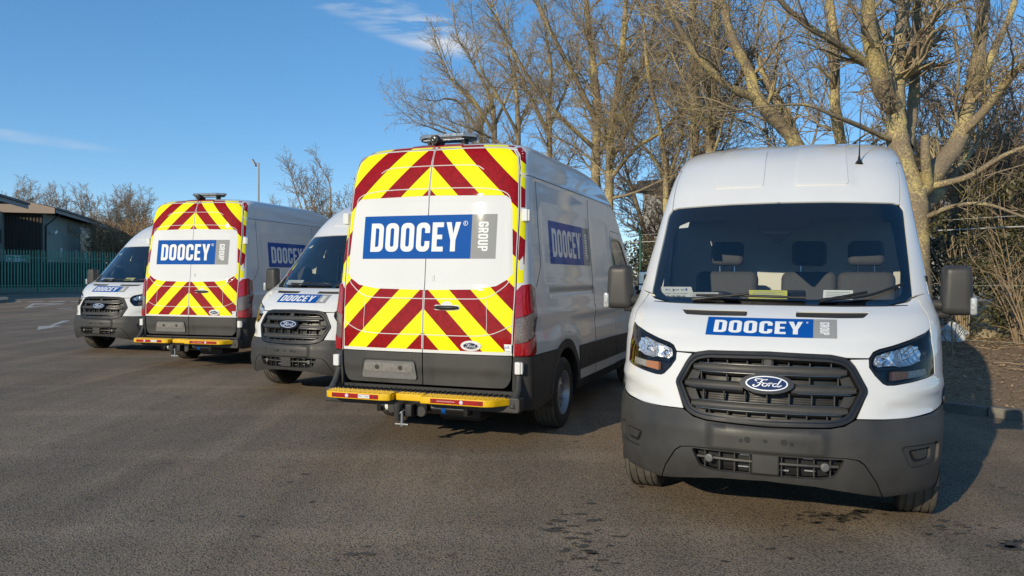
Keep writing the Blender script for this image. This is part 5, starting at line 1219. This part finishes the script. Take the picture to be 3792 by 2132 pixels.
# generic small trees, reused far away
def generic(seed,h,spread,nst,tw,dens,len_):
    t=tree(seed,tw=tw,maxlv=3,dens=dens); rg=random.Random(seed)
    t.limb([Vector((0,0,-.2)),Vector((.05,0,h*.15)),Vector((.0,.06,h*.25))],h*.022,h*.018,start=.99)
    for k in range(nst):
        a=6.28*k/nst+rg.uniform(-.4,.4);sp=spread*rg.uniform(.5,1.1);hh=h*rg.uniform(.65,.9)
        d=Vector((math.cos(a),math.sin(a),0)); t.limb([Vector((0,0,h*.18)),d*sp*.35+Vector((0,0,h*.4)),d*sp*.7+Vector((0,0,h*.62)),d*sp+Vector((0,0,hh))],h*.014,h*.005,len_=len_,sides=6,dens=.8)
    return t
def place_generic(t,name,items,bark,tw,cat='tree',group=None):
    first=None
    for (u,d,zb,sc,rz,label) in items:
        p=at(u,1000,d); p.z=zb
        if first is None: o=t.build((0,0,0),name,label,bark,tw,group,cat); first=o
        else: o=copy_tree(first); o['label']=label
        o.location=p; o.scale=(sc,sc,sc*random.uniform(.95,1.05)); o.rotation_euler=(0,0,rz)
g1=generic(41,9.,3.2,10,.012,.72,2.0)
place_generic(g1,'tree',[(150,95,.4,1.10,.3,'bare tree behind the dark building roof, second from the left edge'),(15,80,.4,1.0,2.1,'bare tree at the left picture edge above the dark building roof'),(245,105,.4,.98,4.,'bare tree just right of the pale roof verge'),(365,88,.4,1.0,5.2,'tall bare tree behind the right end of the dark building'),(445,92,.4,1.04,1.2,'tall bare tree between the dark building and the far-left van'),(520,98,.4,1.10,3.3,'bare tree rising above the far-left van roof'),(85,112,.4,1.0,.9,'faint bare tree far behind the dark building')],FARTW,FARTW,group='far bare trees behind the building')
g2=generic(42,6.2,2.4,9,.007,.85,1.6)
place_generic(g2,'tree',[(1215,31,.2,.80,.6,'bare tree above the forward-facing van roof, left of the middle chevron doors'),(1120,33,.2,.66,2.2,'smaller bare tree above the roof of the left chevron van'),(1045,36,.2,.50,4.4,'low bare tree just right of the lamp post'),(3545,19,.4,.95,1.0,'bare tree behind the evergreen shrubs just right of the big trunk'),(3700,21,.4,1.0,3.0,'bare tree behind the evergreen shrubs near the right picture edge'),(2440,25,.4,1.0,5.0,'bare tree in front of the pale building corner'),(3800,17.5,.4,.9,.2,'bare tree cut off by the right picture edge')],TWIG,TWIG,group='bare trees in the gap above the vans')
g3=generic(43,3.6,2.2,12,.012,.8,1.2)
place_generic(g3,'shrub',[(430,70,.4,1.25,.3,'rust-brown bare shrub right of the dark building end wall'),(480,72,.4,1.35,2.,'rust-brown bare shrub above the far-left van bonnet'),(540,74,.4,1.3,3.5,'rust-brown bare shrub beside the left chevron van'),(395,78,.4,1.3,5.,'rust-brown bare shrub tucked behind the building corner'),(1180,34,.2,.75,1.,'rusty bare shrub low above the forward-facing van roof'),(1260,33,.2,.75,4.,'rusty bare shrub beside the left edge of the middle chevron doors')],RUST,RUST,'shrub','rusty bare shrubs')
# evergreen shrubs behind the mesh fence
def leaf_mat():
    m=mat('evergreen_leaf',(.05,.07,.02),.45,spec=.5); N,L,b=nodes_of(m); tc=N('ShaderNodeTexCoord'); n=N('ShaderNodeTexNoise'); n.inputs['Scale'].default_value=9; n.inputs['Detail'].default_value=3; L(tc.outputs['Object'],n.inputs['Vector'])
    cr=N('ShaderNodeValToRGB'); L(n.outputs[0],cr.inputs[0]); e=cr.color_ramp.elements; e[0].position=.35; e[0].color=(.020,.026,.010,1); e[1].position=.68; e[1].color=(.15,.125,.04,1); L(cr.outputs[0],b.inputs['Base Color']); return m
LEAF=leaf_mat()
def shrub(seed,s,t,h,rx,nl,label):
    rg=random.Random(seed); c=kp(s,t,bank_z(t)); o=empty('evergreen_shrub',c); st=MB();lf=MB()
    for k in range(26):
        a=rg.uniform(0,6.28);R_=rg.uniform(.2,1)*rx; tip=Vector((math.cos(a)*R_,math.sin(a)*R_,h*rg.uniform(.5,1)*(1.1-.4*R_/rx)))
        st.tube([(rg.uniform(-.2,.2),rg.uniform(-.2,.2),-.1),tip*.5+Vector((rg.uniform(-.15,.15),rg.uniform(-.15,.15),.1)),tip],[.022,.012,.005],4)
    st.build('stems',BRANCH,o)
    cl=[(Vector((rg.gauss(0,.55)*rx,rg.gauss(0,.55)*rx,h*rg.random()**.8)),rg.uniform(.15,.36)) for _ in range(130)]
    for _ in range(nl):
        cc,rr=cl[int(rg.random()*len(cl))]; d=Vector((rg.gauss(0,1),rg.gauss(0,1),rg.gauss(0,1))).normalized()*rr*rg.random()**.4; p=cc+d
        if p.z<.05: continue
        n=(d.normalized()+Vector((rg.uniform(-.8,.8),rg.uniform(-.8,.8),rg.uniform(-.2,1)))).normalized();u=n.orthogonal().normalized();v=n.cross(u);an=rg.uniform(0,6.28);w_=u*math.cos(an)+v*math.sin(an);x_=n.cross(w_);l=rg.uniform(.028,.055)
        lf.add([p-w_*l,p+x_*l*.45+n*.004,p+w_*l,p-x_*l*.45+n*.004],[(0,1,2,3)])
    lf.build('foliage',LEAF,o); tag(o,label,'shrub','evergreen shrubs behind the mesh fence')
for i,(s,t,h,rx,lab) in enumerate(((1.2,5.9,2.7,1.15,'dark evergreen shrub behind the mesh fence next to the big tree trunk'),(-.6,6.0,2.9,1.2,'dark evergreen shrub behind the mesh fence at the right picture edge'),(-2.6,6.1,2.6,1.2,'dark evergreen shrub partly cut by the right picture edge'),(3.4,5.9,2.3,1.2,'dark evergreen shrub mostly hidden behind the nearest van'),(.4,7.6,3.4,1.3,'tall evergreen shrub farther back behind the mesh fence'),(9.6,6.0,1.9,1.1,'low evergreen shrub in the gap between the two right vans'))): shrub(50+i,s,t,h,rx,9500,lab)
# bare thicket stems in front of and behind the fence
def thicket(seed,s,t,n,h,sp,label,m=None):
    t_=tree(seed,tw=.0025,maxlv=3,dens=.55); rg=random.Random(seed); c=kp(s,t,bank_z(t))
    for k in range(n):
        a=rg.uniform(0,6.28);hh=h*rg.uniform(.5,1.1); d=Vector((math.cos(a),math.sin(a),0))*sp*rg.uniform(.2,1)
        t_.limb([c+d*.1-Vector((0,0,.05)),c+d*.35+Vector((0,0,hh*.4)),c+d*.7+Vector((0,0,hh*.75)),c+d+Vector((0,0,hh))],.014,.005,len_=.5,sides=5,dens=.9)
    t_.build(c,'bare_shrub',label,m or STICK,m or STICK,'bare shrubs at the mesh fence','shrub')
TAN=mat('tan_stems',(.30,.215,.13),.9,var=(4,.25))
thicket(61,.35,3.7,4,1.4,.55,'bare tan-stemmed shrub in front of the mesh fence beside the right mirror',TAN)
thicket(62,-.75,3.9,4,1.2,.6,'bare tan-stemmed shrub in front of the mesh fence near the right edge',TAN)
thicket(63,1.15,3.0,4,.75,.25,'small bare sapling clump on the bank just behind the right mirror')
thicket(64,-2.2,5.2,9,3.0,.9,'tall bare thicket behind the fence at the right picture edge')
thicket(65,2.0,5.6,9,3.0,.9,'tall bare thicket behind the big tree trunk')
thicket(68,.9,4.9,10,2.1,.8,'bare tan thicket directly behind the mesh fence near the right mirror',TAN)
thicket(66,9.4,4.0,8,1.4,.6,'bare shrub at the fence between the two right vans',TAN)
# ------------------------------------------------------------------ palisade fence on the left
PAL=mat('palisade_green',(.10,.34,.23),.45,var=(3,.25))
PF0=Vector((-27.9,44.0,.37)); PFD=Vector((.55,.835,0)).normalized(); PFN=Vector((PFD.y,-PFD.x,0))
pf=empty('palisade_fence',PF0); pf.rotation_euler=(0,0,math.atan2(PFD.y,PFD.x)); tag(pf,'green steel palisade fence in front of the dark building at the left','fence')
pm=MB().add([(-.034,0,0),(-.012,-.022,0),(.012,-.022,0),(.034,0,0),(-.034,0,2.30),(-.012,-.022,2.36),(.012,-.022,2.36),(.034,0,2.30),(0,-.018,2.42)],[(0,1,5,4),(1,2,6,5),(2,3,7,6),(4,5,8),(5,6,8),(6,7,8)])
src=pm.build('pale',PAL,pf); src.location=(-6,-.05,.04)
for i in range(1,125):
    o=src.copy(); COL.objects.link(o); o.parent=pf; o.location=(-6+.161*i,-.05,.04)
for i in range(8):
    MB().box((-5.9+2.6*i,.03,1.18),(.09,.055,2.5)).build('fence_post',PAL,pf)
for z in(.42,1.98): MB().box((4,-.015,z),(20.2,.045,.05)).build('rail',PAL,pf)
# low wall, sign and dark container behind the fence
CONC=mat('pale_concrete',(.42,.38,.32),.9,var=(2,.2))
lw=MB().box((0,0,.12),(26,.25,.34)).build('low_wall',CONC); lw.location=PF0+PFD*4-PFN*.9; lw.rotation_euler=pf.rotation_euler; tag(lw,'low pale concrete wall running behind the foot of the palisade fence','wall')
def pl(u,v,d): return at(u,v,d)
sg=empty('notice_board',pl(65,957,46.5)); ex=PFD; ez=Vector((0,0,1))
def rel(p): return p-Vector(sg.location)
GS=mat('sign_green',(.02,.22,.11),.5)
MB().prism([(-.62,-.19),(.62,-.19),(.62,.19),(-.62,.19)],(0,0,0),ex,ez,PFN,.03).build('board',PAPER,sg)
MB().prism([(-.57,-.15),(-.25,-.15),(-.25,.15),(-.57,.15)],PFN*.031,ex,ez,PFN,.004).prism([(.12,-.17),(.6,-.17),(.6,.17),(.12,.17)],PFN*.031,ex,ez,PFN,.004).build('green_field',GS,sg)
MB().prism([(x*.11-.41,y*.11) for x,y in oval(16)],PFN*.036,ex,ez,PFN,.003).prism([(.18,.03),(.54,.03),(.54,.10),(.18,.10)],PFN*.036,ex,ez,PFN,.003).prism([(.18,-.10),(.42,-.10),(.42,-.03),(.18,-.03)],PFN*.036,ex,ez,PFN,.003).build('white_symbols',WVINYL,sg)
MB().box((0,0,-.8),(.06,.06,1.6)).build('post',PAL,sg); tag(sg,'green and white notice board seen through the left of the palisade fence','sign')
DKG=mat('dark_green_steel',(.012,.035,.028),.6,var=(1,.3))
cn=empty('storage_container',PF0+PFD*3.5-PFN*5.5); cn.location.z=.37; cn.rotation_euler=pf.rotation_euler
MB().box((0,0,.95),(11,2.4,1.7)).build('container_body',DKG,cn)
q=MB()
for x in np.arange(-5.4,5.5,.28): q.box((x,-1.22,.95),(.12,.05,1.6))
kind(q.build('corrugations',DKG,cn),'stuff'); tag(cn,'low dark green container half hidden behind the palisade fence','container')
# ------------------------------------------------------------------ dark building on the left
RENDER=mat('grey_green_render',(.27,.30,.25),.9,var=(.8,.12)); SLAT=mat('brown_cladding',(.085,.066,.05),.8,var=(2,.2)); FASC=mat('grey_fascia',(.22,.21,.20),.6); ROOFM=mat('dark_roof_sheet',(.035,.035,.04),.6); VERGE=mat('tan_verge',(.40,.31,.24),.8,var=(1,.1))
EH=6.22
A0=Vector((-33.95,60,0)); AD=Vector((-5.9,19,0)).normalized(); AN=Vector((AD.y,-AD.x,0))    # AN points right, out of the long wall
bd=empty('industrial_building',(A0.x,A0.y,.37)); B0=Vector(bd.location)
def bp_(a,n,z): return A0+AD*a+AN*n+Vector((0,0,z))-B0
def quad_box(name,a0,a1,n0,n1,z0,z1,m,parent,z1b=None):
    z1b=z1 if z1b is None else z1b
    V=[bp_(a,n,z) for a in(a0,a1) for n,zt in((n0,z1b),(n1,z1)) for z in(z0,zt)]
    return mesh_obj(name,V,[(0,1,3,2),(4,6,7,5),(0,4,5,1),(2,3,7,6),(0,2,6,4),(1,5,7,3)],m,parent)
wl=quad_box('wall',0,19.2,-12,-.9,0,EH-.2,RENDER,bd)
quad_box('clad_end_wall',-.10,0,-8,-.95,0,EH-.3,SLAT,bd)
q=MB()
for n_ in np.arange(-7.9,-1.0,.22): 
    V=[bp_(a,n,z) for a in(-.16,-.10) for n in(n_,n_+.10) for z in(.1,EH-.35)]; q.add(V,[(0,1,3,2),(4,6,7,5),(0,4,5,1),(2,3,7,6),(0,2,6,4),(1,5,7,3)])
kind(q.build('cladding_slats',SLAT,bd),'stuff')
quad_box('side_wall',-30,-.16,-12,-3.4,0,EH-.3,RENDER,bd)
quad_box('louvre_band',-30,-1.0,-3.4,-3.36,3.6,4.6,mat('louvre_grey',(.07,.065,.07),.6),bd)
rf=quad_box('roof',-.6,20,-14,0,EH,EH+.12,ROOFM,bd,z1b=EH+3.3)
quad_box('fascia',-.6,20,0,.06,EH-.28,EH+.04,FASC,rf); quad_box('gutter',-.6,20,.06,.18,EH-.02,EH+.12,ROOFM,rf)
quad_box('verge_board',-.68,-.6,-8,.0,EH-.34,EH+.06,VERGE,rf,z1b=EH+2.0)
rf2=quad_box('roof',-32,-4.2,-14,-.9,EH,EH+.12,ROOFM,bd,z1b=EH+3.1)
quad_box('fascia',-32,-4.2,-.9,-.84,EH-.30,EH+.04,FASC,rf2); quad_box('gutter',-32,-4.2,-.84,-.72,EH-.02,EH+.12,ROOFM,rf2)
wn=quad_box('window',12.3,17.2,-.9,-.86,3.0,5.6,mat('window_frame_grey',(.30,.30,.31),.5),bd); quad_box('pane',12.6,14.6,-.86,-.85,3.25,5.4,mat('dim_pane',(.09,.085,.05),.15),wn); quad_box('pane',14.9,16.9,-.86,-.85,3.25,5.4,MATS['dim_pane'],wn)
for a,w_ in((4.2,1.6),(9.6,1.6),(12.5,2.2),(15.5,2.4)):
    d=quad_box('door',a,a+w_,-.9,-.84,0,2.3,mat('plum_door',(.06,.03,.035),.5) if 'plum_door' not in MATS else MATS['plum_door'],bd); quad_box('door_frame',a-.1,a+w_+.1,-.9,-.86,0,2.42,FASC,bd)
for a in(5.2,10.6,14.5): quad_box('wall_sign',a,a+.5,-.9,-.85,2.7,3.5,PAPER,bd)
for a,z in((1.6,4.6),(10.8,5.1),(17.6,4.7)):
    c=bp_(a,-.55,z); MB().box(c,(.35,.35,.16),Matrix.Rotation(.5,3,'X')).build('flood_lamp',WVINYL,bd)
for a in(.2,18.6): MB().tube([bp_(a+1.5,-.1,EH-.2),bp_(a+.1,-.8,EH-1.2),bp_(a,-.82,0)],.07,6).build('downpipe',DARK,bd)
tag(bd,'low dark industrial building with overhanging eaves at the left','building')
# ------------------------------------------------------------------ pale building behind the trees at the right
PALE=mat('pale_wall_cladding',(.30,.29,.27),.8,var=(.5,.08)); 
B1=Vector((7.45,46,0));B2=Vector((19.2,35,0));BD2=(B2-B1).normalized();BN2=Vector((BD2.y,-BD2.x,0)); BN2=BN2 if BN2.y<0 else -BN2
b2=empty('warehouse',(B1.x,B1.y,0)); O2=Vector(b2.location)
def q2(name,a0,a1,n0,n1,z0,z1,m,parent):
    V=[B1+BD2*a+BN2*n+Vector((0,0,z))-O2 for a in(a0,a1) for n in(n0,n1) for z in(z0,z1)]
    return mesh_obj(name,V,[(0,1,3,2),(4,6,7,5),(0,4,5,1),(2,3,7,6),(0,2,6,4),(1,5,7,3)],m,parent)
wl=q2('wall',0,32,-14,0,0,6.3,PALE,b2); q2('fascia',-.5,32.5,-14.5,.45,6.32,6.75,ROOFM,b2); q2('roof',-.3,32,-14,.2,6.75,6.95,ROOFM,b2)
for a in np.arange(3,31,6): q2('wall_panel_joint',a,a+.06,0,.03,.2,6.2,FASC,b2)
tag(b2,'pale-walled building with a dark flat eave glimpsed behind the trees','building')
# ------------------------------------------------------------------ lamp post
LP=mat('galvanised_post',(.36,.37,.38),.5,metal=.3)
top=at(957,603,46); f=Vector((top.x,top.y,.37)); lp=empty('lamp_post',f)
MB().cyl((0,0,0),(0,0,1.3),.10,12).cyl((0,0,1.3),(0,0,top.z-f.z),.075,12,.052).build('pole',LP,lp,auto=40)
c=Vector((0,0,top.z-f.z))
MB().tube([c+Vector((.06,0,0)),c+Vector((-.25,0,-.02))],.03,8).build('arm',LP,lp)
MB().box(c+Vector((-.26,-.0,.02)),(.10,.30,.46),Matrix.Rotation(R(-32),3,'Y')).build('lantern',LP,lp,bevel=.03)
tag(lp,'grey lamp post with a small lantern rising behind the left chevron van','lamp post')
# ------------------------------------------------------------------ kerb island at far left
isl=[gpt(-160,1118),gpt(20,1108),gpt(33,1113),gpt(26,1119),gpt(-160,1136)]
V=[p for p in isl]+[p+Vector((0,0,.13)) for p in isl]; n=len(isl)
kind(mesh_obj('kerb_island',V,[tuple(range(n,2*n))]+[(i,(i+1)%n,n+(i+1)%n,n+i) for i in range(n)],KERB),'structure')
# a shadow-casting tree and van park stand outside the frame in reality; only what shows is built
# ------------------------------------------------------------------ papers on the dashboards
def dash_paper(k,name,y,x,wd,ht,rz,m,label,tilt=.22,z=1.352,text=None):
    o=empty(name,vworld(k,(x,y,z)))
    ps=dict((a,d) for a,_,_,d in VAN_POSE)[k]; th=math.pi/2-R(ps)
    o.rotation_euler=(0,0,th+rz)
    M=MB().box((0,0,0),(ht,wd,.0015),Matrix.Rotation(tilt,3,'Y')).build('sheet',m,o)
    ct,st=math.cos(tilt),math.sin(tilt)
    up=Vector((-ct,0,st)) if True else None
    up=Matrix.Rotation(tilt,3,'Y')@Vector((-1,0,0)); rt=Vector((0,1,0))
    nn=rt.cross(up).normalized()
    if text:
        for s,px,py,w_,h_,mm in text: text_mesh('print',s,nn*.001+rt*(px*wd)+up*(py*ht),rt,up,w_*wd,h_*ht,mm,o,.0006)
    else:
        q=MB()
        for i in range(4): c=nn*.0014+up*(.28-.17*i)*ht; q.add([c-rt*wd*.4-up*.004,c+rt*wd*(.4-.2*(i%2))-up*.004,c+rt*wd*(.4-.2*(i%2))+up*.004,c-rt*wd*.4+up*.004],[(0,1,2,3)])
        kind(q.build('print_lines',mat('pale_print',(.35,.38,.42),.7) if 'pale_print' not in MATS else MATS['pale_print'],o),'stuff')
    tag(o,label,'paper'); return o
dash_paper('A','key_card',-.66,.11,.22,.17,.35,PAPER,'white key tracker card marked 1396 in the windscreen corner of the nearest van',.55,1.405,[('cpd',-.38,.14,.72,.24,MATS['blue_vinyl']),('KEY TRACKER',-.40,-.08,.72,.09,INK),('1396',-.36,-.36,.60,.2,INK)])
dash_paper('A','paper_slip',-.47,.15,.20,.13,.2,PAPER,'white printed slip beside the key tracker card on the nearest dashboard',.40,1.388)
dash_paper('A','yellow_folder',-.06,-.10,.26,.12,.05,PAPERY,'yellow folder on the middle of the nearest van dashboard',.5,1.40)
dash_paper('A','folded_paper',.40,-.10,.19,.11,-.05,PAPER,'white folded paper on the passenger side of the nearest van dashboard',.7,1.40)
dash_paper('C','key_card',-.60,.12,.22,.17,.35,PAPER,'white card in the windscreen corner of the half-hidden middle van',.5,1.40)
dash_paper('E','paper_slip',-.60,.12,.22,.14,.3,PAPER,'white slip in the windscreen corner of the far-left van',.4,1.395)
dash_paper('E','yellow_folder',-.20,-.05,.20,.12,.1,PAPERY,'yellow paper on the dashboard of the far-left van',.5,1.40)
